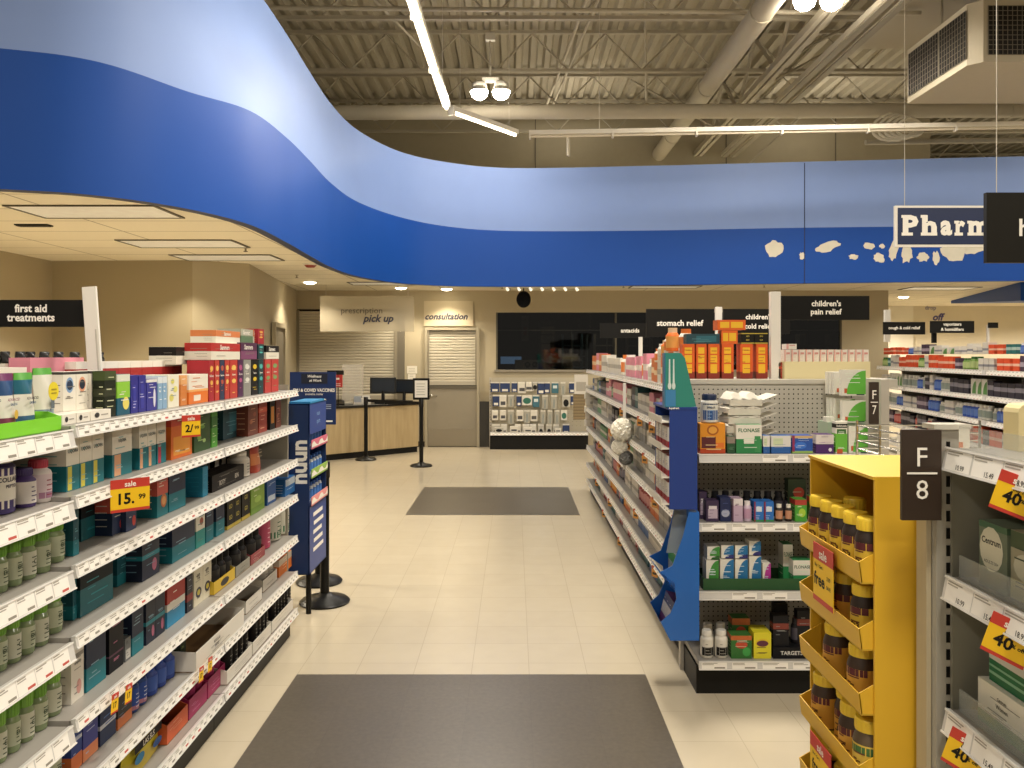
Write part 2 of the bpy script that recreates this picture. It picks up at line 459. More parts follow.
LB = mat('#8199cc', .5, spec=.3, noise=.03, nscale=3); DB = mat('#16499c', .5, spec=.25, noise=.03, nscale=3); NV = mat('#16264f', .5)
nrm = []
for i, p in enumerate(FC):
    a = FC[max(i - 1, 0)]; c = FC[min(i + 1, len(FC) - 1)]; t = Vector((c[0] - a[0], c[1] - a[1])).normalized(); nrm.append((-t.y, t.x))   # points behind the face
def strip(mb, zf, zg, m, off=0.):
    vs = []
    for p, q in zip(FC, nrm): vs += [(p[0] + q[0] * off, p[1] + q[1] * off, zf(p)), (p[0] + q[0] * off, p[1] + q[1] * off, zg(p))]
    mb.add(vs, [(2 * i, 2 * i + 2, 2 * i + 3, 2 * i + 1) for i in range(len(FC) - 1)], m, True)
m = MB()
strip(m, lambda p: p[3], lambda p: p[2], LB); strip(m, lambda p: ZB, lambda p: p[3], DB); strip(m, lambda p: ZB, lambda p: p[2], NV, TH)
vs = []
for p, q in zip(FC, nrm): vs += [(p[0], p[1], ZB), (p[0] + q[0] * TH, p[1] + q[1] * TH, ZB)]
m.add(vs, [(2 * i, 2 * i + 2, 2 * i + 3, 2 * i + 1)[::-1] for i in range(len(FC) - 1)], NV)
vs = []
for p, q in zip(FC, nrm): vs += [(p[0], p[1], p[2]), (p[0] + q[0] * TH, p[1] + q[1] * TH, p[2])]
m.add(vs, [(2 * i, 2 * i + 2, 2 * i + 3, 2 * i + 1) for i in range(len(FC) - 1)], LB)
fas = struct(m, 'trim_1')
def fpt(px, py, off=-.004):
    """point on the straight run of the fascia seen at a pixel"""
    best = None
    for p, p2 in zip(FC, FC[1:]):
        if p[1] < 11 or p[0] < -1.5: continue
        # intersect ray X = k*Y
        k = (px - 514) / F; dx = p2[0] - p[0]; dy = p2[1] - p[1]; den = dx - k * dy
        if abs(den) < 1e-9: continue
        t = (k * p[1] - p[0]) / den
        if 0 <= t <= 1: best = (p[0] + dx * t, p[1] + dy * t)
    return (best[0], best[1] + off, H - (py - 355) * best[1] / F)
# bare torn patches on the blue band
def patch(cx, cy, rx, ry, seed, rot=0.):
    rng = random.Random(seed); n = 18; pts = []
    for k in range(n):
        a = 2 * PI * k / n; r = .72 + .4 * rng.random()
        x = rx * r * math.cos(a); y = ry * r * math.sin(a)
        pts.append(fpt(cx + x * math.cos(rot) - y * math.sin(rot), cy + x * math.sin(rot) + y * math.cos(rot)))
    o = MB().add(pts[::-1], [tuple(range(n))], mat('#d9d2be', .8, noise=.1)).build('bare_patch', fas)
    return o
for k, a in enumerate([(774, 249, 9, 9), (802, 256, 3, 4), (827, 247, 13, 5, -.25), (853.5, 257, 5, 3), (869, 246, 6, 4, .4), (882, 246, 3, 2.5), (879, 258, 6, 5, .5), (893, 251, 5, 11, .15), (907, 253, 6, 11, .1), (923, 257, 7, 5), (936, 258, 4, 7), (953, 251, 13, 11, .2), (975, 247, 13, 8, -.2)]):
    patch(a[0], a[1], a[2], a[3], k, a[4] if len(a) > 4 else 0)
a = fpt(804.5, 164, -.003); c = fpt(806, 282, -.003)
struct(MB().box(a[0] - .006, a[0] + .006, a[1] - .002, a[1] + .02, ZB, 4.68, NV), 'trim_2')

# soffit ceiling -------------------------------------------------------
CT = tex_mat('ceiling_tile', 'brick', '#e6dec9', '#e2dac5', '#a79e8a', rough=.85, size=(1.22, .61), mortar=.011, off=(.07, .03, 0), mscale=60, noise=.05)
poly = [(p[0] + q[0] * .05, p[1] + q[1] * .05) for p, q in zip(FC, nrm)] + [(16, 12), (16, 20.5), (-8.5, 20.5)]
m = MB(); m.add([(x, y, ZC) for x, y in poly], [tuple(range(len(poly)))[::-1]], CT)
m.add([(x, y, ZC + .03) for x, y in poly], [tuple(range(len(poly)))], CT); struct(m, 'ceiling_soffit')

# walls -----------------------------------------------------------------
def wall(name, a, b_, z0, z1, mt, th=.12):
    d = Vector((b_[0] - a[0], b_[1] - a[1])); L = d.length; rz = math.atan2(d.y, d.x)
    return struct(MB().box(0, L, 0, th, z0, z1, mt), name, loc=(a[0], a[1], 0), rz=rz)
wall('wall_west', (-5.8, 5.4), (-5.8, 10.4), 0, ZC, WALL)
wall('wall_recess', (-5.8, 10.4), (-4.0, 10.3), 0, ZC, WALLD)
wall('wall_pier', (-4.0, 10.3), (-3.42, 10.7), 0, ZC, WALL)
wall('wall_passage', (-3.42, 10.7), (-3.98, 15.2), 0, ZC, WALL)
BY = 15.15
# pick-up wall with its header, side pier and shutter opening (x -3.8 .. -2.05)
m = MB(); m.box(-4.1, -2.05, BY, BY + .15, 2.52, ZC, WALL); struct(m, 'wall_header')
m = MB(); m.box(-2.05, -1.6, BY, BY + .15, 0, ZC, WALL); m.box(-.66, -.33, BY, BY + .15, 0, ZC, WALL); m.box(-1.6, -.66, BY, BY + .15, 2.15, ZC, WALL)
m.box(-.33, 6.0, BY, BY + .15, 2.46, ZC, WALL); m.box(-.33, 6.0, BY, BY + .15, 0, 1.41, WALL); m.box(6.0, 6.85, BY, BY + .15, 0, ZC, WALL); struct(m, 'wall_north')
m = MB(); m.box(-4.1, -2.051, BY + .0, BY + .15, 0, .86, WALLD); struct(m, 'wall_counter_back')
wall('wall_corner', (6.85, BY), (7.35, 17.0), 0, ZC, WALL)
wall('wall_far', (7.3, 20.0), (16, 20.0), 0, ZC, WALLL)
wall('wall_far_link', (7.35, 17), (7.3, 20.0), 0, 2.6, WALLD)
wall('wall_east', (16.2, 20.5), (16.2, 12), 0, 7.2, WALLL)
m = MB(); m.box(-.645, -.355, BY - .03, BY, 0, .83, mat('#3b3833', .7)); struct(m, 'wall_wainscot')
m = MB(); m.box(-3.42, -.645, BY - .015, BY, 0, .1, BLACK); struct(m, 'baseboard_north')
m = MB(); m.box(-.36, 6.03, BY - .03, BY + .02, 1.37, 1.41, mat('#8c8474', .5)); struct(m, 'window_sill')
# pick-up roller shutter (z .86 .. 2.52)
def shutter(name, x0, x1, z0, z1, y, lab):
    r = empty(name, (x0, y, z0), 0, lab, 'shutter'); m = MB(); W_ = x1 - x0; z = 0; SL = mat('#c3bba8', .45)
    while z < z1 - z0 - .03:
        m.prism([(0, z), (-.012, z + .012), (-.012, z + .04), (0, z + .05)], 0, 0, W_, SL); z += .052
    m.build('slat_curtain', r)
    MB().box(0, W_, -.03, .01, 0, .07, mat('#a9a190', .4)).build('bottom_rail', r)
    for x in (0, W_): MB().box(x - .03, x + .03, -.04, .01, 0, z1 - z0, mat('#8d8573', .5)).build('guide_rail', r)
    return r
shutter('roller_shutter', -3.95, -2.16, .87, 2.5, BY - .02, 'wide closed roller shutter above the prescription pick up counter')
struct(MB().box(-2.13, -2.0, BY - .05, BY, .86, 2.52, mat('#6f685a', .6)), 'trim_3')
# consultation dutch door
d = empty('door_1', (-1.13, BY - .01, 0)); d['kind'] = 'structure'
DM = mat('#8f8674', .42, noise=.05)
FRm = mat('#a59b84', .5)
MB().box(-.45, .45, -.02, .02, .01, 1.07, DM, .003).build('door_lower_leaf', d)
MB().box(-.43, .43, -.026, -.02, .03, .33, mat('#9a917f', .3, .5)).build('kick_plate', d)
MB().box(-.45, .45, -.035, .02, 1.07, 1.12, mat('#5a5447', .5)).build('ledge', d)
m = MB(); m.lathe([(.0, 0), (.03, 0), (.03, .01), (.012, .015), (.012, .05)], mat('#a8a294', .25, .9), 12); o = m.build('rose', d, (-.38, -.02, .93)); o.rotation_euler = (PI / 2, 0, 0)
MB().bar((-.38, -.06, .93), (-.27, -.065, .93), .009, mat('#a8a294', .25, .9), 8).build('lever_handle', d)
for z0_, z1_, x0_, x1_ in ((0, 2.18, -.50, -.45), (0, 2.18, .45, .50), (2.13, 2.18, -.45, .45)): MB().box(x0_, x1_, -.05, .12, z0_, z1_, FRm, .003).build('door_frame', d)
o = shutter('door_shutter', -1.58, -.68, 1.13, 2.13, BY + .0, None); del o['category']; o.parent = d; o.location = (-.45, .01, 1.13)
# passage door, in the receding wall
d2 = empty('door_2', (-3.60, 12.3, 0), math.atan2(4.5, -.56)); d2['kind'] = 'structure'
MB().box(.05, .95, -.03, -.01, 0, 2.1, mat('#7b7363', .5)).build('door_leaf', d2)
for a in ((0, .05, 0, 2.17), (.95, 1.0, 0, 2.17), (.05, .95, 2.1, 2.17)): MB().box(a[0], a[1], -.06, 0, a[2], a[3], FRm).build('door_frame', d2)
# window onto the dark pharmacy room
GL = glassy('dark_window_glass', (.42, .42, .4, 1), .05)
w1 = empty('window_1', (2.8, BY, 1.41)); w1['kind'] = 'structure'
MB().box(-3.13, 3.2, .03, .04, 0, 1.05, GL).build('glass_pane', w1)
FRW = mat('#55503f', .4)
for x in (-3.13, -.95, 1.12, 3.17): MB().box(x, x + .03, .0, .06, 0, 1.05, FRW).build('window_frame', w1)
MB().box(-3.13, 3.2, .06, .09, .715, .735, mat('#b9b4a6', .4)).build('window_rail', w1)
for x in (-1.75, -1.1): MB().box(x, x + .02, .06, .09, 0, .72, mat('#8a8575', .4)).build('window_mullion', w1)
# the dark room behind
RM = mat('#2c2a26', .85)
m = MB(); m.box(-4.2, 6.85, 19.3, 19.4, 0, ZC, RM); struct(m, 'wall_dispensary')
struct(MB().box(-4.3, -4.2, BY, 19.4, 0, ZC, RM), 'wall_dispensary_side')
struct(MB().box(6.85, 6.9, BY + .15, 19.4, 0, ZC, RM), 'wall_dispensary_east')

# upper building shell ----------------------------------------------------
ZR = 7.05
m = MB(); x = -14.0; vs = []; RD = mat('#a89f8a', .75, noise=.06)
while x < 18:
    prof = [(x, ZR), (x + .09, ZR), (x + .13, ZR + .09), (x + .22, ZR + .09), (x + .26, ZR)]
    for a, c in zip(prof, prof[1:]): m.quad((a[0], -9, a[1]), (a[0], 24, a[1]), (c[0], 24, c[1]), (c[0], -9, c[1]), RD)
    x += .26
m.box(-14, 18, -9, 24, ZR + .1, ZR + .14, RD); struct(m, 'ceiling')
wall('wall_rear_upper', (-6, 17.8), (8.95, 17.8), ZC + .1, ZR + .09, mat('#a59b82', .8, noise=.05), .2)
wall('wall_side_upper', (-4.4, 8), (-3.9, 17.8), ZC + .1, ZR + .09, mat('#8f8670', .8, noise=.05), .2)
for x in (.45, 4.55, 6.9): struct(MB().box(x, x + .02, 17.78, 17.8, ZC + .1, ZR, mat('#6c6554', .7)), 'trim_joint')
wall('wall_store_end', (18, -9), (18, 24), 0, ZR, WALLD)
wall('wall_store_back', (16.2, 24), (-14, 24), 0, ZR, WALLD)
# joists
JM = mat('#aaa18c', .6)
def joist(y, x0=-7, x1=18):
    m = MB(); zb_, zt_ = 6.33, 6.96
    for z in (zb_, zt_):
        m.box(x0, x1, y - .04, y - .005, z, z + .05, JM); m.box(x0, x1, y + .005, y + .04, z, z + .05, JM)
    x = x0; up = True
    while x < x1 - .6:
        m.bar((x, y, zb_ + .03 if up else zt_), (x + .6, y, zt_ if up else zb_ + .03), .014, JM, 4); x += .6; up = not up
    return struct(m, 'ceiling_joist')
for y in (3.1, 5.2, 7.3, 9.4, 11.5, 13.62, 15.72, 17.3, 19.8, 21.9): joist(y, -3.9 if y < 17.6 else 8.9)
# girder truss along the depth, with braces
m = MB(); gx = 3.95
for z in (5.95, 6.8):
    m.box(gx - .09, gx - .02, 2, 17.8, z, z + .1, JM); m.box(gx + .02, gx + .09, 2, 17.8, z, z + .1, JM)
y = 2.0; up = True
while y < 17: m.bar((gx, y, 6.0 if up else 6.85), (gx, y + 1.05, 6.85 if up else 6.0), .035, JM, 4); y += 1.05; up = not up
struct(m, 'ceiling_girder')
# cross braces
for a in (((-2.6, 10, 6.9), (-1.2, 13.6, 6.4)), ((4.1, 13, 6.0), (5.6, 13.6, 6.9)), ((4.2, 12.5, 6.2), (5.6, 12.5, 6.95)), ((3.8, 15.7, 6.0), (2.2, 15.7, 6.9)), ((5.6, 15.7, 6.4), (4.4, 17, 5.2)), ((1.9, 12, 6.9), (2.4, 15, 6.3)), ((-.1, 11.6, 6.3), (-.1, 11.6, 7.0))):
    struct(MB().bar(a[0], a[1], .022, JM, 4), 'ceiling_brace')

# ducts and pipes --------------------------------------------------------
PM = mat('#b3aa95', .5, noise=.04)
def duct(name, p, q, r, label, cat='pipe', rings=0, n=16, col=None):
    o = empty(name, p, 0, label, cat); v = Vector(q) - Vector(p); m = MB(); m.bar((0, 0, 0), v, r, col or PM, n); m.build('tube', o)
    for k in range(rings):
        t = (k + .5) / rings; c = v * t; u = v.normalized() * .035; MB().bar(c - u, c + u, r * 1.07, col or PM, n).build('coupling', o)
    return o
duct('main_duct', (-3.9, 13.2, 5.54), (13, 13.2, 5.60), .115, 'long beige round duct running crosswise under the roof joists', 'duct', 5)
duct('roof_pipe', (3.12, 6, 6.0), (3.12, 17.8, 6.0), .15, 'thick pipe running toward the rear wall above the crosswise duct', 'pipe', 4)
duct('conduit_pipe', (1.35, 8, 6.8), (.6, 17.6, 6.75), .025, 'thin conduit rising under the roof deck beside other conduits', 'pipe')
duct('conduit_pipe', (1.55, 8, 6.8), (.72, 17.6, 6.75), .02, 'thinner conduit parallel to the roof deck ribs near the lamps', 'pipe')
duct('sprinkler_pipe', (-4.1, 11.0, 6.3), (5.4, 11.0, 6.22), .03, 'slim sprinkler pipe level with the joist bottoms', 'pipe')
duct('fire_pipe', (5.9, 13.9, 5.25), (13, 13.9, 5.35), .045, 'slim fire pipe behind the coiled hose', 'pipe', 2)
duct('drop_pipe', (.88, 13.4, 4.9), (.88, 13.4, 5.25), .035, 'short white vertical pipe above the blue fascia', 'pipe', 1)
# coiled flexible hose
m = MB()
for k in range(5):
    c = (5.95 + .07 * k, 13.0, 5.25); r_ = .31 - .025 * k
    pts = [(c[0] + r_ * math.cos(a * .45), c[1] + .05 * math.sin(a), c[2] + r_ * .7 * math.sin(a * .45)) for a in range(15)]
    m.tube(pts, .022, mat('#c8c0ac', .5), 8)
tag(m.build('flexible_hose'), 'coiled pale flexible hose hanging beside the air unit', 'hose')

# big cable rail beside the pipe (double channel) ----------------------
for dx in (0, .2):
    m = MB(); m.box(4.42 + dx, 4.56 + dx, 5.5, 17.7, 5.92, 6.0, mat('#bcb39e', .5)); m.box(4.44 + dx, 4.54 + dx, 5.5, 17.7, 5.9, 5.92, mat('#8d8572', .5))
    tag(m.build('channel_rail'), 'pale steel roof channel, the one of the pair closer to the %s' % ('thick pipe' if dx == 0 else 'air unit'), 'rail')
# HVAC unit --------------------------------------------------------------
HM = mat('#b7ad96', .6, noise=.04); h = empty('air_unit', (6.38, 10.1, 4.99), 0, 'large beige air handling unit hung from the roof with dark grilles', 'air conditioner')
x0, x1, y0, y1, z1_ = -1.2, 1.5, -.75, .8, .7
m = MB(); m.prism([(x0 + .12, y0), (x1, y0), (x1, y1), (x0, y1), (x0, y0 + .12)], 2, 0, z1_, HM); m.build('casing', h)
def grille(mb, o, u, v_, W_, Hh, nx, nz):
    o = Vector(o); u = Vector(u); v_ = Vector(v_); n_ = u.cross(v_)
    a = [o, o + u * W_, o + u * W_ + v_ * Hh, o + v_ * Hh]; mb.quad(*a, '#1b1916')
    for k in range(nx + 1): p = o + u * W_ * k / nx + n_ * .006; mb.bar(p, p + v_ * Hh, .005, '#6c6455')
    for k in range(nz + 1): p = o + v_ * Hh * k / nz + n_ * .006; mb.bar(p, p + u * W_, .004, '#6c6455')
m = MB(); grille(m, (x0 + .17, y0 - .005, .08), (1, 0, 0), (0, 0, 1), 1.2, .55, 22, 10); m.build('front_grille', h)
m = MB(); grille(m, (x0 - .005, y1 - .05, .08), (0, -1, 0), (0, 0, 1), .75, .55, 12, 8); m.build('side_grille', h)
m = MB(); grille(m, (x0 - .005, y1 - .83, .08), (0, -1, 0), (0, 0, 1), .6, .55, 10, 8); m.build('side_grille', h)
for x in (x0 + .3, x1 - .3):
    for y in (y0 + .3, y1 - .3): MB().bar((x, y, z1_), (x, y, ZR - 4.99), .015, JM, 6).build('hanger_rod', h)
h = empty('duct_plenum', (5.75, 11.1, 6.3), 0, 'flat pale duct box close under the roof above the air unit', 'duct')
MB().box(-.75, 1.4, -1.4, 1.4, 0, .3, mat('#a89e88', .6)).build('casing', h)
MB().box(-.1, .7, -1.45, -1.4, .02, .2, BLACK).build('vent', h)

# suspended strip lights -------------------------------------------------
EMS = mat('#fff1d6', .5, emit=16.); EMO = mat('#d8cfba', .5)
def striplight(p, q, lit, label):
    p = Vector(p); q = Vector(q); L = (q - p).length; r = empty('strip_light', p, math.atan2(q.y - p.y, q.x - p.x), label, 'lamp', 'suspended strip lights')
    MB().box(0, L, -.045, .045, .03, .09, mat('#d9d2c2', .45)).build('housing', r)
    n = max(1, round(L / 1.22))
    for k in range(n):
        m = MB(); m.lathe([(.02, .02), (.02, L / n - .02)], lit, 8); o = m.build('tube', r, (L * k / n, 0, .015)); o.rotation_euler = (0, PI / 2, 0)
        MB().box(L * k / n - .01, L * k / n + .015, -.05, .05, -.02, .09, mat('#d9d2c2', .45)).build('joint_clip', r)
    for x in (L * .12, L * .88): MB().bar((x, 0, .09), (x, 0, ZR - p.z), .004, mat('#c8c1b0', .5), 4).build('hanging_wire', r)
    return r
SL_A = ((-.9, 6.0, 4.7), (-.83, 10.2, 4.7)); SL_B = ((-.78, 10.35, 4.7), (.03, 11.45, 4.7)); SL_C = ((.22, 11.5, 4.7), (8.2, 10.95, 4.7))
striplight(*SL_A, EMS, 'bright lit strip light hung along the curved blue fascia')
striplight(*SL_B, mat('#fff1d6', .5, emit=7.), 'short angled strip light joining the bright one to the long dull one')
striplight(*SL_C, EMO, 'long unlit strip light hung along the straight blue fascia')
# high bay lamps
def highbay(x, y, z, label):
    r = empty('high_bay_lamp', (x, y, z), 0, label, 'lamp', None)
    for s in (-1, 1):
        m = MB(); m.lathe([(.13, 0), (.10, .12), (.05, .16), (0, .16)], mat('#cfc8b8', .4), 16); m.build('reflector', r, (s * .16, 0, 0))
        m = MB(); m.lathe([(.0, -.12), (.06, -.11), (.11, -.07), (.135, .0)], mat('#fff3df', .5, emit=60.), 16); m.build('lens', r, (s * .16, 0, 0))
    MB().box(-.12, .12, -.04, .04, .14, .2, mat('#c2bba9', .5)).build('bracket', r)
    MB().bar((0, 0, .2), (0, 0, ZR - z), .012, JM, 6).build('rod', r)
    MB().box(-.07, .07, -.05, .05, .75, .85, mat('#c9c2b1', .5)).build('driver_box', r)
highbay(-.35, 12.2, 5.56, 'twin high bay lamp glowing above the lit strip light')
highbay(3.6, 9.8, 5.88, 'twin high bay lamp glowing beside the thick roof pipe')

# soffit fittings --------------------------------------------------------
def troffer(x, y, w, l, label):
    r = empty('troffer_light', (x, y, ZC), 0, label, 'ceiling lamp', None)
    m = MB()
    for a in ((-w / 2, w / 2, -l / 2, -l / 2 + .025), (-w / 2, w / 2, l / 2 - .025, l / 2), (-w / 2, -w / 2 + .025, -l / 2 + .025, l / 2 - .025), (w / 2 - .025, w / 2, -l / 2 + .025, l / 2 - .025)): m.box(a[0], a[1], a[2], a[3], -.012, -.001, mat('#5b5546', .5))
    m.build('frame', r); MB().box(-w / 2 + .025, w / 2 - .025, -l / 2 + .025, l / 2 - .025, -.008, -.002, mat('#eeeae0', .3, noise=.2, nscale=9, bump=.6, emit=.12)).build('diffuser', r)  # slight emission brightens the diffuser though the fitting is off
troffer(-3.42, 6.8, 1.2, .6, 'unlit ceiling troffer at the widest of the blue fascia curve')
troffer(-3.48, 8.75, 1.2, .6, 'middle unlit troffer of the three in the low ceiling')
troffer(-3.45, 10.0, 1.2, .6, 'unlit troffer closest to the beige recess wall')
troffer(-2.1, 13.6, 1.2, .5, 'unlit troffer over the prescription pick up counter')
troffer(2.6, 14.3, 1.2, .5, 'unlit troffer in front of the long dark window')
troffer(7.5, 14.6, 1.2, .6, 'unlit troffer near the far white wall')
def downlight(x, y, label, lit=25.):
    r = empty('downlight', (x, y, ZC), 0, label, 'ceiling lamp')
    m = MB(); m.lathe([(.11, -.008), (.13, -.006), (.13, -.001)], mat('#e6dfcf', .4), 20); m.build('trim_ring', r)
    m = MB(); m.lathe([(.0, -.035), (.06, -.028), (.10, -.007)], mat('#fff0cf', .5, emit=lit), 20); m.build('lens', r)
for x, y, l in ((-3.3, 13.4, 'round lit downlight beside the passage wall'), (-1.98, 14.5, 'round lit downlight above the pick up sign'), (-1.2, 14.75, 'round lit downlight above the consultation sign'), (7.9, 16.8, 'round lit downlight near the far doorway')): downlight(x, y, l)
r = empty('smoke_detector', (-2.63, 10.7, ZC), 0, 'red and white ceiling alarm beside the blue fascia', 'alarm')
MB().lathe([(.0, -.05), (.05, -.05), (.08, -.02), (.08, 0)], mat('#8c2c20', .4), 16).build('sounder', r); MB().lathe([(.085, -.022), (.1, -.018), (.1, 0)], WHITE, 16).build('base_ring', r)
for x, y, l in ((-2.95, 9.1, 'sprinkler head beside the middle troffer'), (-3.2, 12.2, 'sprinkler head near the passage door'), (-.2, 14.2, 'sprinkler head in front of the dome mirror'), (1.85, 14.0, 'sprinkler head above the antacid shelves'), (4.2, 13.9, 'sprinkler head above the window end')):
    r = empty('sprinkler', (x, y, ZC), 0, l, 'sprinkler'); MB().lathe([(.03, 0), (.03, -.006), (.01, -.01), (.01, -.04)], mat('#a49a82', .4), 10).build('stem', r); MB().lathe([(0, -.045), (.025, -.045), (.025, -.04), (0, -.038)], mat('#6b6454', .4), 10).build('deflector_cap', r)
r = empty('ceiling_vent', (-4.35, 7.5, ZC), 0, 'small dark louvred vent in the low ceiling', 'vent')
MB().box(-.15, .15, -.05, .05, -.012, 0, BLACK).build('frame', r); m = MB(); [m.box(-.14, .14, -.04 + .02 * k, -.03 + .02 * k, -.018, -.01, mat('#4d483d', .5)) for k in range(4)]; m.build('slat', r)
# dome mirror / black disc
r = empty('round_mirror', (.17, 14.6, ZC), 0, 'black round dome hanging from the low ceiling before the window', 'mirror')
MB().bar((0, 0, 0), (0, 0, -.08), .012, BLACK, 8).build('stem', r)
m = MB(); m.lathe([(0, -.03), (.06, -.025), (.11, -.01), (.13, .0), (.12, .012), (0, .012)], mat('#0d0d0d', .15), 20, sy=1.15); o = m.build('disc', r, (0, 0, -.2)); o.rotation_euler = (PI / 2, 0, 0)
# track with small spots
r = empty('track_light', (.55, 14.3, ZC), 0, 'ceiling track with a row of small white spots', 'lamp')
MB().box(-.75, .6, -.015, .015, -.02, 0, WHITE).build('track', r)
for k in range(7):
    m = MB(); m.bar((0, 0, -.02), (.03, -.02, -.065), .02, mat('#e9e2cf', .4, emit=1.2), 8, .026); m.build('spot_head', r, (-.68 + .2 * k, 0, 0))
# far small blue wedge fascia of the neighbouring department
m = MB(); m.add([(9.5, 18.0, 2.80), (9.5, 18.0, 2.86), (8.2, 13.4, 2.86), (8.2, 13.4, 2.56), (9.6, 18.0, 2.8), (9.6, 18.0, 2.86), (13, 13.3, 2.86), (13, 13.3, 2.56)], [(0, 1, 2, 3), (0, 3, 7, 4), (3, 2, 6, 7), (1, 5, 6, 2), (4, 7, 6, 5), (0, 4, 5, 1)], DB)
struct(m, 'trim_4')
# ================================================================== SIGNS
INK = '#f4efe4'
def hang_sign(name, px0, px1, py0, py1, d, lines, label, post=None, th=.012, tsize=.26, wires=True):
    a = P(px0, py0, d); c = P(px1, py1, d); w = c[0] - a[0]; h = a[2] - c[2]
    r = empty(name, ((a[0] + c[0]) / 2, d, c[2]), 0, label, 'sign', None)
    m = MB(); m.box(-w / 2, w / 2, -th / 2, th / 2, 0, h, mat('#191816', .4)); n = len(lines)
    for k, (s_, hs, u) in enumerate(lines):
        m.text(s_, ((u - .5) * w, -th / 2 - .001, h * (.5 + ((n - 1) / 2 - k) * .38)), (1, 0, 0), (0, 0, 1), h * hs, INK, bold=.028)
    m.build('panel', r)
    return r, w, h
# aisle flags on posts
r, w, h = hang_sign('aisle_sign', -40, 84.5, 300, 327, 2.95, [], 'black hanging aisle sign lettered first aid treatments', None)
m = MB(); xx = (32 - 22.25) / 124.5 * w
m.text('first aid', (xx, -.008, h * .69), (1, 0, 0), (0, 0, 1), h * .29, INK, bold=.03); m.text('treatments', (xx, -.008, h * .33), (1, 0, 0), (0, 0, 1), h * .29, INK, bold=.03); m.build('lettering', r)
a = P(83, 292, 2.9); c = P(97, 362, 2.9)
m = MB(); m.box(-.024, .024, -.006, .006, 0, .47, WHITE); m.box(.012, .018, -.0075, -.006, .16, .32, '#c5bfb2')
o = m.build('sign_post', None, (a[0] + .055, 2.9, 1.45), 0, .002); o.rotation_euler = (0, math.radians(-4), 0); tag(o, 'leaning white post at the end of the first aid sign', 'sign post')
def post(px, py0, py1, d, label, w=.05):
    a = P(px, py0, d); c = P(px, py1, d)
    o = MB().box(-w / 2, w / 2, -.02, .02, 0, a[2] - c[2], WHITE).build('sign_post', None, (a[0], d, c[2]), 0, .002); return tag(o, label, 'sign post')
post(774.8, 292, 379, 4.62, 'white post between the orange boxes and the pink boxes', .055)
hang_sign('aisle_sign', 780, 869, 296, 320, 4.66, [("children's", .235, .515), ('pain relief', .235, .515)], "black aisle sign lettered children's pain relief")
post(718.5, 307, 352, 6.6, 'white post behind the topmost orange cold medicine box', .05)
hang_sign('aisle_sign', 723, 790, 309, 334, 6.5, [('children\'s', .2, .53), ('cold relief', .2, .53)], "black aisle sign lettered children's cold relief")
hang_sign('aisle_sign', 646, 714, 309, 337, 7.6, [('stomach relief', .21, .5)], 'black aisle sign lettered stomach relief')
post(640.5, 337, 360, 8.0, 'white post standing among the antacid bottles', .035)
hang_sign('aisle_sign', 600, 650, 323, 338, 9.0, [('antacids', .28, .6)], 'small black aisle sign lettered antacids')
hang_sign('aisle_sign', 883, 925, 322, 334.5, 8.9, [('cough & cold relief', .24, .5)], 'black aisle sign lettered cough and cold relief')
hang_sign('aisle_sign', 930, 974, 321, 333, 8.6, [('vaporizers', .26, .5), ('& humidifiers', .26, .5)], 'black aisle sign lettered vaporizers and humidifiers')
hang_sign('aisle_sign', 988, 998, 322.5, 328, 12.5, [('dental', .3, .5)][:0], 'tiny blank black aisle sign before the far wall')
post(887, 310, 342, 9.2, 'thin pale post beside the cough and cold sign', .06)
post(934, 333, 343, 8.7, 'short black post under the vaporizers sign', .04).data.materials[0] = BLACK
post(988, 325, 345, 12.6, 'thin pole under the blank far sign', .03)
# overhead pharmacy sign and the cut-off black one
r = empty('pharmacy_sign', (0, 0, 0), 0, 'navy hanging sign with a white border lettered Pharmacy', 'sign')
d_ = 8.2; a = P(894.5, 206, d_); c = P(1046, 247, d_); r.location = (a[0], d_, c[2]); W_ = c[0] - a[0]; Hh = a[2] - c[2]
m = MB(); m.box(0, W_, -.02, .02, 0, Hh, mat('#efe9dc', .4)); m.build('border_frame', r); m = MB(); e = .022; m.box(e, W_ - e, -.024, -.0, e, Hh - e, mat('#15244a', .4))
x = .07; zb = Hh * .27; hb = Hh * .5; y = -.0255
# slab-serif capitals built letter by letter: (outline text, advance, stems for the slabs)
for ch, adv, slabs, hh_, zo in (('P', .215, ((0, .6),), 1.0, 0), ('h', .205, ((0, .42), (.52, .98)), 1.0, 0), ('a', .17, (), .74, 0), ('r', .145, ((0, .7),), .72, 0), ('m', .27, ((0, .3), (.36, .64), (.7, 1.0)), .72, 0), ('a', .17, (), .74, 0), ('c', .15, (), .74, 0), ('y', .18, (), .9, -.2)):
    adv *= .885
    vs, fs, tw, th_ = text_geo(ch, .045); hgt = hb * hh_; k = hgt / th_; kx = (adv - .035) / tw
    m.add([(x + (v[0] + tw / 2) * kx, y, zb + zo * hb + hgt / 2 + v[1] * k) for v in vs], fs, INK)
    for s0, s1 in slabs:
        a0 = x - .012 + s0 * (adv - .035); a1 = x + .006 + s1 * (adv - .035)
        m.quad((a0, y - .0006, zb), (a1, y - .0006, zb), (a1, y - .0006, zb + .03), (a0, y - .0006, zb + .03), INK)
    if ch in 'Phrm': m.quad((x - .014, y - .0006, zb + hgt - .028), (x + .03, y - .0006, zb + hgt - .028), (x + .03, y - .0006, zb + hgt), (x - .014, y - .0006, zb + hgt), INK)
    x += adv
m.build('face_panel', r)
for x in (.1, W_ - .1): MB().bar((x, 0, Hh), (x, 0, ZR - c[2]), .003, '#cfc8b8').build('hanging_wire', r)
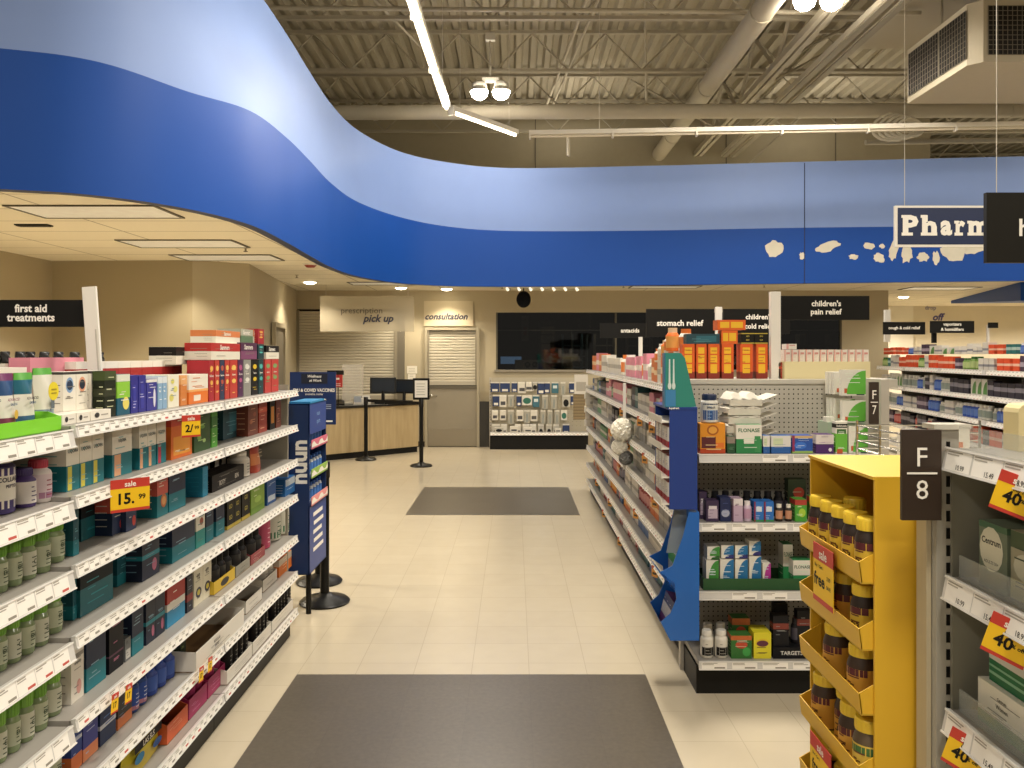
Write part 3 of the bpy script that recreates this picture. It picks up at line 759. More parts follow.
d_ = 3.6; a = P(985, 193, d_); c = P(1092, 263, d_); r = empty('overhead_sign', (a[0], d_, c[2]), 0, 'black overhead sign cut by the frame, lettered health', 'sign'); W_ = c[0] - a[0]; Hh = a[2] - c[2]
m = MB(); m.box(0, W_, -.012, .012, 0, Hh, mat('#1c1a14', .45)); m.text('health', (P(1017, 0, d_)[0] - a[0] + .125, -.0145, Hh * .5), (1, 0, 0), (0, 0, 1), Hh * .25, INK, bold=.02, maxw=.25); m.build('panel', r)
for x in (.05, W_ - .05): MB().bar((x, 0, Hh), (x, 0, ZR - c[2]), .002, '#cfc8b8').build('hanging_wire', r)
# frosted pick up panel and consultation panel
FROST = mat('#d9cfb8', .25, alpha=.38)
r = empty('pickup_sign', (0, 0, 0), 0, 'translucent hanging panel lettered prescription pick up', 'sign'); d_ = 13.9; a = P(320, 296, d_); c = P(414, 331.5, d_); r.location = (a[0], d_, c[2]); W_ = c[0] - a[0]; Hh = a[2] - c[2]
m = MB(); m.box(0, W_, -.01, .01, 0, Hh, FROST); m.build('panel', r, bevel=.003)
m = MB(); m.text('prescription', (W_ * .445, -.014, Hh * .56), (1, 0, 0), (0, 0, 1), .105, '#3f3a33'); m.text('pick up', (W_ * .62, -.014, Hh * .34), (1, 0, 0), (0, 0, 1), .125, '#1d2340', bold=.03, shear=.28); m.build('lettering', r)
for x in (.1, W_ - .1): MB().bar((x, 0, Hh), (x, 0, ZC - c[2]), .004, '#cfc8b8').build('hanging_wire', r)
r = empty('consultation_sign', (0, 0, 0), 0, 'pale wall panel lettered consultation above the shuttered door', 'sign'); d_ = BY - .03; a = P(424, 301, d_); c = P(473, 326, d_); r.location = (a[0], d_, c[2]); W_ = c[0] - a[0]; Hh = a[2] - c[2]
MB().box(0, W_, -.008, .03, 0, Hh, mat('#cabda0', .4)).build('panel', r)
m = MB(); m.text('consultation', (W_ * .46, -.011, Hh * .38), (1, 0, 0), (0, 0, 1), .115, '#1d2340', bold=.03, shear=.28, maxw=.8); m.build('lettering', r)
r = empty('drop_off_sign', P(926, 322, 19.9), 0, 'blurred purple drop off lettering on the far white wall', 'sign')
m = MB(); m.text('drop', (.1, -.02, .33), (1, 0, 0), (0, 0, 1), .1, '#6a6a94', bold=.02); m.text('off', (.3, -.02, .12), (1, 0, 0), (0, 0, 1), .17, '#4a4a86', bold=.04, shear=.25); m.build('lettering', r)
struct(MB().box(7.36, 9.6, 19.9, 19.99, 0, ZC, mat('#e8e3d6', .8)), 'wall_far_pale')
struct(MB().box(7.4, 8.05, 19.6, 19.9, 0, 2.4, mat('#6f6655', .8)), 'door_3')

# ================================================================== PHARMACY AREA
WOOD = bpy.data.materials.new('maple_laminate'); WOOD.use_nodes = True; nt = WOOD.node_tree; b = nt.nodes['Principled BSDF']
tc = nt.nodes.new('ShaderNodeTexCoord'); mp = nt.nodes.new('ShaderNodeMapping'); mp.inputs['Scale'].default_value = (6, 6, .6); n = nt.nodes.new('ShaderNodeTexNoise'); n.inputs['Scale'].default_value = 3; n.inputs['Detail'].default_value = 6
cr = nt.nodes.new('ShaderNodeValToRGB'); cr.color_ramp.elements[0].color = lin('#a8926a'); cr.color_ramp.elements[1].color = lin('#b9a47c'); cr.color_ramp.elements[0].position = .3; cr.color_ramp.elements[1].position = .7
nt.links.new(tc.outputs['Object'], mp.inputs[0]); nt.links.new(mp.outputs[0], n.inputs['Vector']); nt.links.new(n.outputs['Fac'], cr.inputs[0]); nt.links.new(cr.outputs[0], b.inputs['Base Color']); b.inputs['Roughness'].default_value = .4
c0 = (-3.1, 13.0); c1 = (-1.66, 14.35); L = math.dist(c0, c1); az = math.atan2(c1[1] - c0[1], c1[0] - c0[0])
r = empty('pickup_counter', (c0[0], c0[1], 0), az, 'angled maple front pharmacy counter with a black top edge', 'counter')
MB().box(0, L, 0, .6, .1, .82, WOOD).build('front_panel', r); MB().box(.0, L, .03, .6, 0, .1, BLACK).build('toe_kick', r)
MB().box(-.03, L + .02, -.03, .66, .82, .86, mat('#262420', .3), .004).build('countertop', r)
for x in (L / 2,): MB().box(x - .003, x + .003, -.002, .0, .1, .82, '#7d6a48').build('panel_seam', r)
BK = mat('#12110f', .35)
def terminal(px, d, z, label, s=1., rz=.2):
    x = P(px, 0, d)[0]; r = empty('payment_terminal', (x, d, z), rz, label, 'computer')
    MB().box(-.13 * s, .13 * s, -.11, .11, 0, .03, BK, .005).build('base', r); MB().bar((0, 0, .02), (0, .02, .2 * s), .03, BK, 8).build('stem', r)
    m = MB(); m.box(-.21 * s, .21 * s, -.03, .03, .16 * s, .42 * s, BK, .006); m.quad((-.18 * s, -.031, .19 * s), (.18 * s, -.031, .19 * s), (.18 * s, -.031, .39 * s), (-.18 * s, -.031, .39 * s), mat('#242a33', .15)); o = m.build('monitor', r); o.rotation_euler = (-.15, 0, 0)
    return r
terminal(383, 14.05, .86, 'black register screen toward the middle of the pick up counter', 1.05, .1)
terminal(404, 14.4, .86, 'second black register screen beside the shuttered door', .95, -.25)
r = empty('card_reader', (P(398, 0, 14.25)[0], 14.0, .86), .3, 'black card reader and keyboard lying on the pick up counter', 'card reader')
MB().box(-.2, .2, -.07, .07, 0, .03, BK, .004).build('base', r); m = MB(); [m.box(-.18 + .04 * i, -.15 + .04 * i, -.05 + .035 * j, -.025 + .035 * j, .03, .035, '#2d2b28') for i in range(9) for j in range(3)]; m.build('key', r)
r = empty('desk_phone', (P(339, 0, 13.6)[0], 13.6, .86), .2, 'black desk phone beside the red counter sign', 'telephone')
MB().prism([(-.1, 0), (.1, 0), (.1, .07), (-.1, .02)], 0, -.09, .09, BK).build('base', r); m = MB(); m.tube([(-.07, -.08, .06), (-.075, -.06, .09), (-.075, .06, .12), (-.07, .09, .1)], .018, BK); m.build('handset', r)
r = empty('paper_stack', (P(363, 0, 13.9)[0], 13.8, .86), .3, 'pale box of leaflets on the counter beside the register', 'leaflets'); m = MB(); m.box(-.14, .14, -.08, .08, 0, .1, '#cfc8ba'); m.box(-.14, -.02, -.082, -.08, .04, .14, '#9aa0a8'); m.box(.0, .12, -.082, -.08, .03, .15, '#dedad0'); m.build('leaflet_holder', r)
r = empty('privacy_shield', (P(351, 0, 13.9)[0], 14.05, .86), .35, 'clear upright plastic shield standing on the pick up counter', 'screen')
MB().box(-.18, .18, -.006, .006, .02, .66, mat('#d8d3c6', .15, alpha=.35)).build('sheet', r); MB().box(-.18, .18, -.06, .06, 0, .02, '#bcb6a8').build('foot', r)
r = empty('counter_sign', (P(335, 0, 13.4)[0], 13.4, .86), .1, 'small red and black sign on a stem above the counter', 'sign')
m = MB(); m.bar((.05, 0, 0), (.05, 0, .5), .008, BK, 6); m.build('stem', r); m = MB(); m.box(-.12, .12, -.006, .006, .3, .56, '#b32a26'); m.box(-.125, .14, -.007, .007, .5, .57, '#1b1816'); m.quad((-.07, -.008, .42), (.07, -.008, .42), (.07, -.008, .45), (-.07, -.008, .45), '#e8d9cf'); [m.box(-.09, .09, -.0075, -.006, .32 + .03 * k, .33 + .03 * k, '#d8c0b8') for k in range(2)]; m.build('card', r)
for k, (a, c_, l) in enumerate((((407, 366), (417, 373.5), 'upper white notice taped on the wall beside the door'), ((408, 374), (415.5, 380), 'lower white notice taped under the other one'))):
    p0 = P(*a, BY - .01); p1 = P(*c_, BY - .01); m = MB(); m.box(p0[0], p1[0], BY - .008, BY - .002, p1[2], p0[2], '#e9e2d2')
    for j in range(3): m.box(p0[0] + .03, p1[0] - .04, BY - .009, BY - .008, p1[2] + .03 + j * .03, p1[2] + .036 + j * .03, '#9a927f')
    tag(m.build('paper_notice'), l, 'notice')
# stanchions
def stanchion(x, y, label, head=False, h=1.0):
    r = empty('queue_post', (x, y, 0), 0, label, 'queue barrier')
    m = MB(); m.lathe([(.165, 0), (.17, .012), (.15, .03), (.06, .05), (.035, .07), (0, .07)], BK, 28); m.build('base', r)
    m = MB(); m.lathe([(.031, .05), (.031, h - .1), (.0, h - .1)], BK, 16); m.build('pole', r)
    m = MB(); m.lathe([(.036, h - .1), (.036, h), (.03, h + .008), (0, h + .008)], mat('#1c1a18', .3), 16); m.build('belt_cassette', r)
    if head:
        m = MB(); m.box(-.125, .125, -.014, .014, h + .005, h + .33, BK, .006); m.box(-.095, .095, -.016, -.013, h + .04, h + .295, '#dcd9d0')
        for k in range(5): m.box(-.07, .06 - .01 * (k % 2), -.0168, -.016, h + .08 + .04 * k, h + .088 + .04 * k, '#8f8c84')
        m.build('sign_frame', r)
    return r
stanchion(-2.37, 13.25, 'slim black queue post before the middle of the pharmacy counter')
stanchion(-1.40, 12.5, 'black queue post topped with a small framed notice', True)
tag(MB().box(-2.34, -1.43, -.001, .001, 0, .045, mat('#1b1a19', .7)).build('queue_belt', None, (0, 13.25, .93)), 'black queue belt stretched between the two pharmacy posts', 'queue barrier')
o = bpy.data.objects['queue_belt']; o.location = (-2.34, 13.22, .93); o.data.transform(Matrix.Translation((2.34, 0, 0))); o.rotation_euler = (0, 0, math.atan2(-.75, .97)); o.scale = (1.28, 1, 1)
stanchion(-1.285, 5.62, 'heavy round black base holding the vaccine poster at the shelf end', False, .95)
stanchion(-1.44, 6.12, 'black post base half hidden behind the tablet display', False, .95)
# vaccine poster
d_ = 5.95; a = P(290, 372, d_); c = P(336, 424.5, d_)
r = empty('vaccine_poster', (a[0], d_, c[2]), 0, 'navy poster about flu and covid vaccines behind the tablet display', 'poster'); W_ = c[0] - a[0]; Hh = a[2] - c[2]
m = MB(); m.box(0, W_, -.006, .006, 0, Hh, mat('#1a2f5e', .35), .001); m.build('board', r)
m = MB(); m.text('FLU & COVID VACCINES', (W_ * .53, -.0075, Hh * .655), (1, 0, 0), (0, 0, 1), .024, INK, bold=.03, maxw=W_ * .9); m.text('available today', (W_ * .53, -.0075, Hh * .575), (1, 0, 0), (0, 0, 1), .016, INK, maxw=W_ * .4)
m.box(W_ * .25, W_ * .82, -.0076, -.006, Hh * .78, Hh * .97, '#10182c'); m.text('Wellness', (W_ * .54, -.008, Hh * .92), (1, 0, 0), (0, 0, 1), .02, INK, shear=.3, bold=.02); m.text('at Work', (W_ * .56, -.008, Hh * .84), (1, 0, 0), (0, 0, 1), .018, INK, shear=.3, bold=.02)
for k in range(7): m.quad((W_ * .12, -.0072, Hh * (.32 + .02 * k)), (W_ * (.42 - .02 * k), -.0072, Hh * (.32 + .02 * k)), (W_ * (.40 - .02 * k), -.0072, Hh * (.34 + .02 * k)), (W_ * .12, -.0072, Hh * (.34 + .02 * k)), ['#b9c7d6', '#7e93ad', '#caa38a'][k % 3])
disc(m, W_ * .75, Hh * .46, .014, .014, -.0078, INK); m.text('v', (W_ * .75, -.0082, Hh * .46), (1, 0, 0), (0, 0, 1), .012, '#1a2f5e', bold=.04)
for k in range(3): m.quad((W_ * .56, -.0075, Hh * (.37 - .035 * k)), (W_ * .9, -.0075, Hh * (.37 - .035 * k)), (W_ * .9, -.0075, Hh * (.38 - .035 * k)), (W_ * .56, -.0075, Hh * (.38 - .035 * k)), '#c7cede')
m.quad((W_ * .72, -.0075, Hh * .05), (W_ * .93, -.0075, Hh * .05), (W_ * .93, -.0075, Hh * .08), (W_ * .72, -.0075, Hh * .08), INK)
m.build('lettering', r); MB().bar((W_ * .35, .02, -.45), (W_ * .35, .02, Hh * .8), .012, BK, 8).build('support_pole', r)
# tablet side display with trays (blue, white vertical lettering)
NB = mat('#1c3f8a', .4); NB2 = mat('#16305f', .45)
x0, x1, y0, y1, z0, z1 = -1.385, -1.255, 5.08, 5.53, .33, 1.38
r = empty('tablet_display', (x0, y0, z0), 0, 'tall narrow blue display box of fizzy tablets at the supplement shelf end', 'display stand')
W_ = x1 - x0; D_ = y1 - y0; Hh = z1 - z0
m = MB(); m.box(0, W_, 0, .006, 0, Hh, NB2); m.box(0, W_, D_ - .006, D_, 0, Hh, NB2); m.box(0, .006, .006, D_ - .006, 0, Hh, NB2); m.box(0, W_, 0, D_, Hh - .006, Hh, NB); m.box(0, W_, 0, D_, 0, .006, NB2)
m.box(W_ - .006, W_, .0, D_, .0, .42, NB); m.box(W_ - .006, W_, 0, D_, .86, Hh, NB)
m.build('box', r)
m = MB(); m.text('nuun', (W_ * .62, -.002, Hh * .66), (0, 0, 1), (-1, 0, 0), .10, INK, bold=.035)
m.build('lettering', r); m = MB()
for k in range(5): m.quad((W_ + .002, D_ * (.2 + .03 * (k % 2)), .12 + .055 * k), (W_ + .002, D_ * (.8 - .05 * (k % 3)), .12 + .055 * k), (W_ + .002, D_ * (.8 - .05 * (k % 3)), .145 + .055 * k), (W_ + .002, D_ * (.2 + .03 * (k % 2)), .145 + .055 * k), INK)
for k in range(2): m.text(['nuun', 'sport'][k], (W_ + .002, D_ * .5, Hh * (.93 - .05 * k)), (0, 1, 0), (0, 0, 1), .03, '#9fc4ec', maxw=.3)
m.build('lettering', r)
for k, (zt_, col) in enumerate(((.78, '#d06a80'), (.60, '#8fb34a'), (.43, '#e0908c'))):
    m = MB(); m.box(.008, W_ + .012, .01, D_ - .01, zt_ - .015, zt_ - .01, NB2); m.box(W_ + .008, W_ + .012, .01, D_ - .01, zt_ - .015, zt_ + .045, col)
    m.add([(W_ + .013, .01 + (D_ - .02) * i / 8, zt_ + .02 + .018 * math.sin(i * 1.7)) for i in range(9)] + [(W_ + .013, D_ - .01, zt_ - .0), (W_ + .013, .01, zt_ - .0)], [tuple(range(11))], '#ece6da'); m.build('tray', r)
m = MB(); m.box(.0, W_, .02, .4, Hh, Hh + .012, '#2f86b8'); m.build('header_card', r)
BK2 = BK
MB().bar((.05, .3, 0), (.05, .3, -.33), .018, BK, 8).build('support_leg', r)
k = 0
ST['tube'] = ('tablet_tube', 'white and blue tablet tube', 'sbottle', dict(c='#dfe4ea', cap='#2c5aa8', lab='#4f7fc4'), 'tablets')
for row, zt_ in ((0, .78), (1, .60), (2, .43)):
    for i in range(6):
        put('tube', ['in the upper tray of the blue display', 'in the middle tray of the blue display', 'in the lower tray of the blue display'][row], (x1 - .045, y0 + .05 + i * .078, z0 + zt_ - .009), .034, .034, .12, -PI / 2, -i)

tag(MB().box(-.3, 6.6, 15.42, 16.4, 0, 1.3, mat('#57524a', .7)).build('dispensary_counter', bevel=.004), 'dim grey dispensing counter behind the dark window', 'counter')
# window room contents
r = empty('binder_box', (.9, 15.55, 1.41), 0, 'white box with two round holes behind the dark window', 'box'); m = MB(); m.box(-.26, .26, -.1, .1, 0, .29, '#c7c0b0'); [disc(m, x, .2, .055, .055, -.102, '#4b463c') for x in (-.02, .12)]; [disc(m, x, .2, .03, .03, -.104, '#8d8676') for x in (-.02, .12)]; m.build('carton', r); r.location = (P(528.5, 0, 15.6)[0], 15.6, 1.3)
r = empty('drawer_tower', (P(547.5, 0, 16)[0], 16, 1.3), 0, 'tall tower of grey drawers behind the dark window', 'drawers'); MB().box(-.16, .16, 0, .3, 0, 1.05, '#4a453b').build('cabinet_body', r)
for k in range(5): MB().box(-.13, .13, -.02, 0, .1 + .17 * k, .25 + .17 * k, '#8a8370').build('drawer', r)
r = empty('blue_screen', (P(511, 0, 15.9)[0], 15.9, 1.3), 0, 'lit pale blue computer screen behind the dark window', 'computer'); MB().box(-.22, .22, 0, .04, .2, .36, BK).build('casing', r); MB().box(-.2, .2, -.005, 0, .21, .35, mat('#7ea6d6', .4, emit=.9)).build('screen', r); MB().box(-.04, .04, 0, .04, 0, .2, BK).build('stand', r)
for k, (px, d, w, col) in enumerate(((574, 16, .38, '#4d6f78'), (580, 17, .3, '#7e8f8a'), (606, 16.3, .4, '#8d8672'), (640, 17, .5, '#5d584c'), (790, 16.3, .7, '#565144'), (817, 16.4, .6, '#5f5a4d'))):
    r = empty('dispensary_rack', (P(px, 0, d)[0], max(d, 16.45), 0), 0, ['teal cassette rack behind the dark window', 'grey cassette rack deeper behind the dark window', 'open pale rack behind the antacid sign', 'dim rack behind the stomach relief sign', 'dim rack behind the pain relief sign', 'dim rack near the end of the dark window'][k], 'rack')
    for sx in (-w / 2, w / 2): MB().box(sx - .015, sx + .015, 0, .3, 0, 2.1, col).build('side_post', r)
    for q in range(4): 
        MB().box(-w / 2, w / 2, 0, .3, 1.2 + .22 * q, 1.22 + .22 * q, col).build('shelf', r)
r = empty('hanging_banner', (P(525, 0, 16.2)[0], 16.2, 1.95), 0, 'narrow pale hanging banner with a red mark behind the window', 'banner'); m = MB(); m.box(-.07, .07, -.005, .005, 0, .5, '#7d766c'); m.box(-.03, .04, -.007, -.005, .12, .28, '#8c2b26'); m.build('cloth', r)

# peg display (first aid sundries) --------------------------------------
px0 = P(490, 0, 14.75)[0]; px1 = 1.32
r = gondola('peg_display', 'low beige pegboard display with a white base shelf under the window', (px0, 14.7, 0), 0, px1 - px0, [.30], .30, 77, panel='#b9b09a', top=1.27, deckext=0, railh=.05, ends=(True, True))
m = MB(); x = .06
while x < px1 - px0 - .05:
    z = .4
    while z < 1.22: m.add([(x + .006 * math.cos(k * PI / 2), .299, z + .006 * math.sin(k * PI / 2)) for k in range(4)], [(0, 1, 2, 3)], '#6a6252'); z += .075
    x += .075
m.build('perforation_pattern', r)
ST['pk_blue'] = ('support_packet', 'navy blue hanging brace packet', 'hang', dict(c='#22355f', hd='#ddd6c8', p=[(.2, .8, .1, .35, '#e4dfd4')]), 'packet')
ST['pk_white'] = ('gauze_packet', 'white hanging gauze packet', 'hang', dict(c='#d9d3c5', hd='#e9e4d8', p=[(.15, .85, .2, .55, '#4b4a4c')]), 'packet')
ST['pk_green'] = ('bandage_packet', 'green and white hanging bandage packet', 'hang', dict(c='#dcd8cc', hd='#e2dccc', o=[(.5, .5, .42, .36, '#2c6a58')]), 'packet')
ST['pk_clear'] = ('thermometer_packet', 'grey see-through hanging packet', 'hang', dict(c='#a6a294', hd='#d9d3c4', p=[(.4, .6, .1, .8, '#7f8a88')]), 'packet')
ST['pk_blk'] = ('cuff_packet', 'black and white hanging cuff packet', 'hang', dict(c='#b8b3a6', hd='#ddd8cc', o=[(.5, .4, .35, .35, '#1e1d1c')]), 'packet')
ST['pk_teal'] = ('sleeve_packet', 'teal hanging sleeve packet', 'hang', dict(c='#3a6a78', hd='#d6d0c0', p=[(.2, .8, .5, .8, '#cfd8d6')]), 'packet')
GR = [(382, [('pk_blue', 495, 9, 10), ('pk_blue', 505, 10, 10), ('pk_blue', 514.5, 6, 10), ('pk_white', 522, 8, 11), ('pk_white', 529, 8, 9), ('pk_blk', 535, 6, 8), ('pk_blue', 541, 8, 12), ('pk_blue', 547, 6, 11), ('pk_teal', 555, 7, 11), ('pk_clear', 563, 5, 13), ('pk_blue', 572, 6, 11)]),
      (395, [('pk_blue', 496, 7, 11), ('pk_white', 503, 7, 12), ('pk_clear', 511, 6, 12), ('pk_blue', 519, 5, 11), ('pk_green', 527, 10, 10), ('pk_teal', 536, 7, 12), ('pk_clear', 545, 6, 14), ('pk_clear', 554, 6, 14), ('pk_blk', 566, 8, 12), ('pk_blue', 573, 5, 10)]),
      (410, [('pk_white', 495, 6, 10), ('pk_white', 503, 6, 10), ('pk_clear', 511, 6, 14), ('pk_white', 520, 7, 11), ('pk_clear', 527, 6, 13), ('pk_white', 534, 7, 11), ('pk_clear', 543, 5, 14), ('pk_clear', 550, 5, 14), ('pk_clear', 557, 5, 14), ('pk_green', 564, 6, 10)]),
      (424, [('pk_blk', 496, 8, 14), ('pk_white', 504, 6, 12), ('pk_white', 518, 6, 12), ('pk_white', 526, 7, 12), ('pk_white', 533, 6, 12), ('pk_blk', 541, 6, 13), ('pk_blk', 549, 6, 13), ('pk_blk', 556, 6, 13), ('pk_blue', 566, 7, 10)])]
for ri, (py, its) in enumerate(GR):
    for k, px, w, h in its:
        x, _, z = P(px, py, 14.9); put(k, f'on {["the top","the second","the third","the bottom"][ri]} peg row', (x, 14.9, z), w * .0175, .02, h * .0182, 0, x)
for k, (px, w, h, key) in enumerate(((499, 9, 5, 'pk_blk'), (514, 8, 6, 'pk_white'), (528, 8, 5, 'pk_white'), (558, 6, 4, 'pk_white'))):
    x = P(px, 0, 14.8)[0]; z = .302 + h * .0182; put(key, 'lying at the foot of the pegboard', (x, 14.78, z), w * .0175, .03, h * .018, 0, x)
# hanging strips
m = MB(); m.box(-.11, .11, -.03, .03, 0, .42, '#8d7a58'); [m.box(-.112, .112, -.034, -.03, .05 * k, .05 * k + .012, '#6a5a3e') for k in range(8)]; o = m.build('brown_bandage_strip', None, (P(580, 0, 13.6)[0], 13.6, .62)); tag(o, 'brown woven support hanging at the end of the pegboard', 'support')
m = MB(); m.box(-.11, .11, -.02, .02, 0, .32, '#cfc8ba'); m.box(-.08, .08, -.022, -.02, .05, .2, '#a39c8d'); o = m.build('support_carton', None, (P(581, 0, 13.55)[0], 13.55, 1.04)); tag(o, 'pale support packet hanging over the brown woven one', 'packet')
# ================================================================== SHELVING UNITS
LV = [1.47, 1.26, 1.055, .845, .60, .385, .165]
XL = -1.31
SEC = [(1.20, 2.44, 'the entrance end'), (2.44, 3.70, 'the middle'), (3.70, 4.96, 'the pharmacy end')]
for k, (a, c, wd) in enumerate(SEC):
    lv = LV if k else [z - .012 for z in LV]
    gondola('shelving_bay', f'grey metal supplement shelving bay with seven shelves at {wd} of the run', (XL, a, 0), PI / 2, c - a - .004, lv, .44, 10 + k, ends=(False, True), panel='#7d7768', tagw=.064 if k else .085, railh=.04 if k else .055)
m = MB(); m.box(-1.752, -1.36, 4.976, 4.99, 0, 1.50, mat('#a69f8e', .55)); r = m.build('shelf_end_board'); tag(r, 'beige end panel closing the supplement shelves by the blue display', 'shelving panel')
m = MB(); m.box(-1.42, -1.385, 4.991, 5.004, 0, 1.5, mat('#b5aea0', .5)); z = .2
while z < 1.45: m.box(-1.408, -1.398, 5.003, 5.005, z, z + .022, '#16140f'); z += .05
m.build('slotted_strip', r)

# product styles ---------------------------------------------------------
CR = '#e4ddcc'; TE = '#14707a'; NVY = '#1a2a4c'; DT = '#0f4c57'
def S(key, name, desc, mk, cat, **st): ST[key] = (name, desc, mk, st, cat)
S('pch1', 'supplement_pouch', 'white stand-up pouch with purple top', 'pouch', 'pouch', c='#ded6cc', zones=[(.0, .3, '#7e3a52'), (.3, .68, '#e2dbd0'), (.68, .84, '#2a4b78'), (.84, 1.01, '#6b2a58')], t=[('ADVANCED', .5, .62, .06, '#7e3a52'), ('GREENS', .5, .52, .05, '#3a5a80')], o=[(.68, .3, .14, .1, '#e0b04a')])
S('pch2', 'supplement_pouch', 'white stand-up pouch with blue and green top', 'pouch', 'pouch', c='#ded6cc', zones=[(.0, .3, '#3e5f86'), (.3, .68, '#dfd9ce'), (.68, .84, '#1f5f74'), (.84, 1.01, '#58a13c')], t=[('ADVANCED', .5, .62, .06, '#2a2a30'), ('GREENS', .5, .52, .05, '#3a5a80')])
S('pch3', 'supplement_pouch', 'pale stand-up pouch with green top', 'pouch', 'pouch', c='#d5d2c4', zones=[(.84, 1.01, '#5aa43c'), (.0, .2, '#7b8f9a')], p=[(.45, .7, .25, .5, '#59636a')])
S('oval_b', 'supplement_box', 'white box with a blue oval emblem', 'box', 'box', c='#e3ddce', o=[(.5, .66, .3, .2, '#7fa0c4'), (.5, .66, .24, .13, '#1d3350')], fp='#777268', b=[(.93, 1, '#3c3a36')])
S('oval_o', 'supplement_box', 'white box with an orange and navy oval emblem', 'box', 'box', c='#e3ddce', o=[(.5, .66, .3, .2, '#d99a7a'), (.5, .66, .24, .13, '#27303f')], fp='#777268', b=[(.93, 1, '#3c3a36')])
S('oval_r', 'supplement_box', 'white box with a red and navy oval emblem', 'box', 'box', c='#e3ddce', o=[(.5, .66, .3, .2, '#cc6a58'), (.5, .66, .24, .13, '#27303f')], fp='#777268', b=[(.93, 1, '#3c3a36')])
S('wtray', 'sample_box', 'low white box with a dark dot emblem', 'box', 'box', c='#e6e0d2', o=[(.3, .5, .12, .28, '#2b2825')], p=[(.5, .85, .42, .55, '#9a9486')])
S('dkgr', 'supplement_box', 'tall dark green and black box', 'box', 'box', c='#1e2416', b=[(.8, 1, '#3c4a1e'), (.45, .62, '#2a3018')], fp='#cfd0a8')
S('lemon', 'supplement_box', 'teal and lime box with a lemon picture', 'box', 'box', c='#12566c', b=[(.42, .82, '#8cc63c'), (.82, 1, '#d9dccb')], o=[(.68, .28, .26, .16, '#e4d468')], fp='#e8e8d8')
S('purp', 'supplement_box', 'tall deep blue-violet box', 'box', 'box', c='#2a2a86', p=[(.3, .7, .1, .75, '#35389c')], fp='#c9c8e6')
S('purp2', 'supplement_box', 'short violet box with a white figure', 'box', 'box', c='#30308c', o=[(.75, .4, .12, .3, '#dcdce8')], fp='#dcdce8', b=[(.9, 1, '#e0ddd6')])
S('ltbl', 'supplement_box', 'slim pale blue box', 'box', 'box', c='#86aac8', b=[(.8, 1, '#d6dde0')], fp='#f0f0ea')
S('wyel', 'supplement_box', 'white box with yellow leaf pattern', 'box', 'box', c='#e8e4d0', o=[(.3, .3, .2, .12, '#d8cf6a'), (.65, .55, .2, .1, '#ded67a'), (.4, .8, .16, .08, '#d8cf6a')], fp='#6f8aa0')
S('orng', 'supplement_box', 'slim orange-brown box', 'box', 'box', c='#cc7c3a', b=[(.7, 1, '#e0a468')], fp='#f2e0c8')
S('owht', 'supplement_box', 'white box with orange lower panel', 'box', 'box', c='#e6dece', b=[(0, .42, '#db7326'), (.42, .5, '#e8a860')], p=[(.25, .6, .1, .3, '#e8dcc8')], fp='#d0702c')
S('ocap', 'supplement_bottle', 'orange bottle with a bright orange cap', 'bottle', 'bottle', c='#e9a04a', cap='#f08a1e', lab='#e8dccb', fp='#c8641e')
for k, c, e, dsc in (('slr', '#a3202a', '#e0b050', 'slim red energy drink stick'), ('slb', '#24304c', '#b8543c', 'slim dark blue energy drink stick'), ('slo', '#b8382c', '#e8c060', 'slim orange-red energy drink stick'), ('slp', '#4a2048', '#b05080', 'slim dark purple energy drink stick'), ('slk', '#151414', '#d8b82a', 'slim black and yellow energy drink stick'), ('slt', '#12363a', '#50b0a8', 'slim black and teal energy drink stick'), ('slg', '#8b8a82', '#dcdad0', 'slim grey energy drink stick'), ('slm', '#b83a34', '#7aa060', 'slim red and green energy drink stick')):
    S(k, 'drink_stick_box', dsc, 'box', 'box', c=c, o=[(.5, .8, .3, .07, e), (.5, .45, .28, .06, e)], t=[('Slammers', .5, .62, .05, '#ece6d8')], fp=e)
for k, c, c2, dsc in (('sjk', '#1c1815', '#e0dac8', 'long black topped carton with fancy lettering'), ('sjr', '#b02a24', '#e0dac8', 'long red topped carton with fancy lettering'), ('sjo', '#cf7a44', '#e0dac8', 'long orange topped carton with fancy lettering'), ('sjp', '#4a2140', '#7a4266', 'dark purple display carton'), ('sjf', '#a8a894', '#5a7a58', 'pale carton with a leafy pattern')):
    S(k, 'snack_carton', dsc, 'box', 'carton', c=c2, b=[(.5, 1, c)], t=[('Slammers', .45, .74, .3, '#efe9dc')], fp='#8a8474')
S('wred', 'supplement_box', 'white box with a red top band', 'box', 'box', c='#e6e0d2', b=[(.62, .86, '#a32422')], fp='#9a9486')
S('pink', 'pink_carton', 'large pink carton with cream lettering', 'box', 'carton', c='#d68a98', p=[(.28, .36, .4, .72, '#e8e0b8'), (.38, .46, .4, .72, '#e8e0b8'), (.48, .56, .4, .72, '#e8e0b8')])
S('redl', 'long_carton', 'long white carton with a red band', 'box', 'carton', c='#e2dccd', b=[(.45, .9, '#a82a24')], fp='#8a8474')
S('clip', 'black_packet', 'small black crumpled packet', 'pouch', 'packet', c='#1b1a18', fp='#8f8c84')
S('board', 'notice_card', 'white printed notice card', 'box', 'card', c='#cfcbc0', fp='#6a675e')
S('yst', 'round_sticker', 'round yellow offer sticker', 'box', 'sticker', c='#e6cf2a')
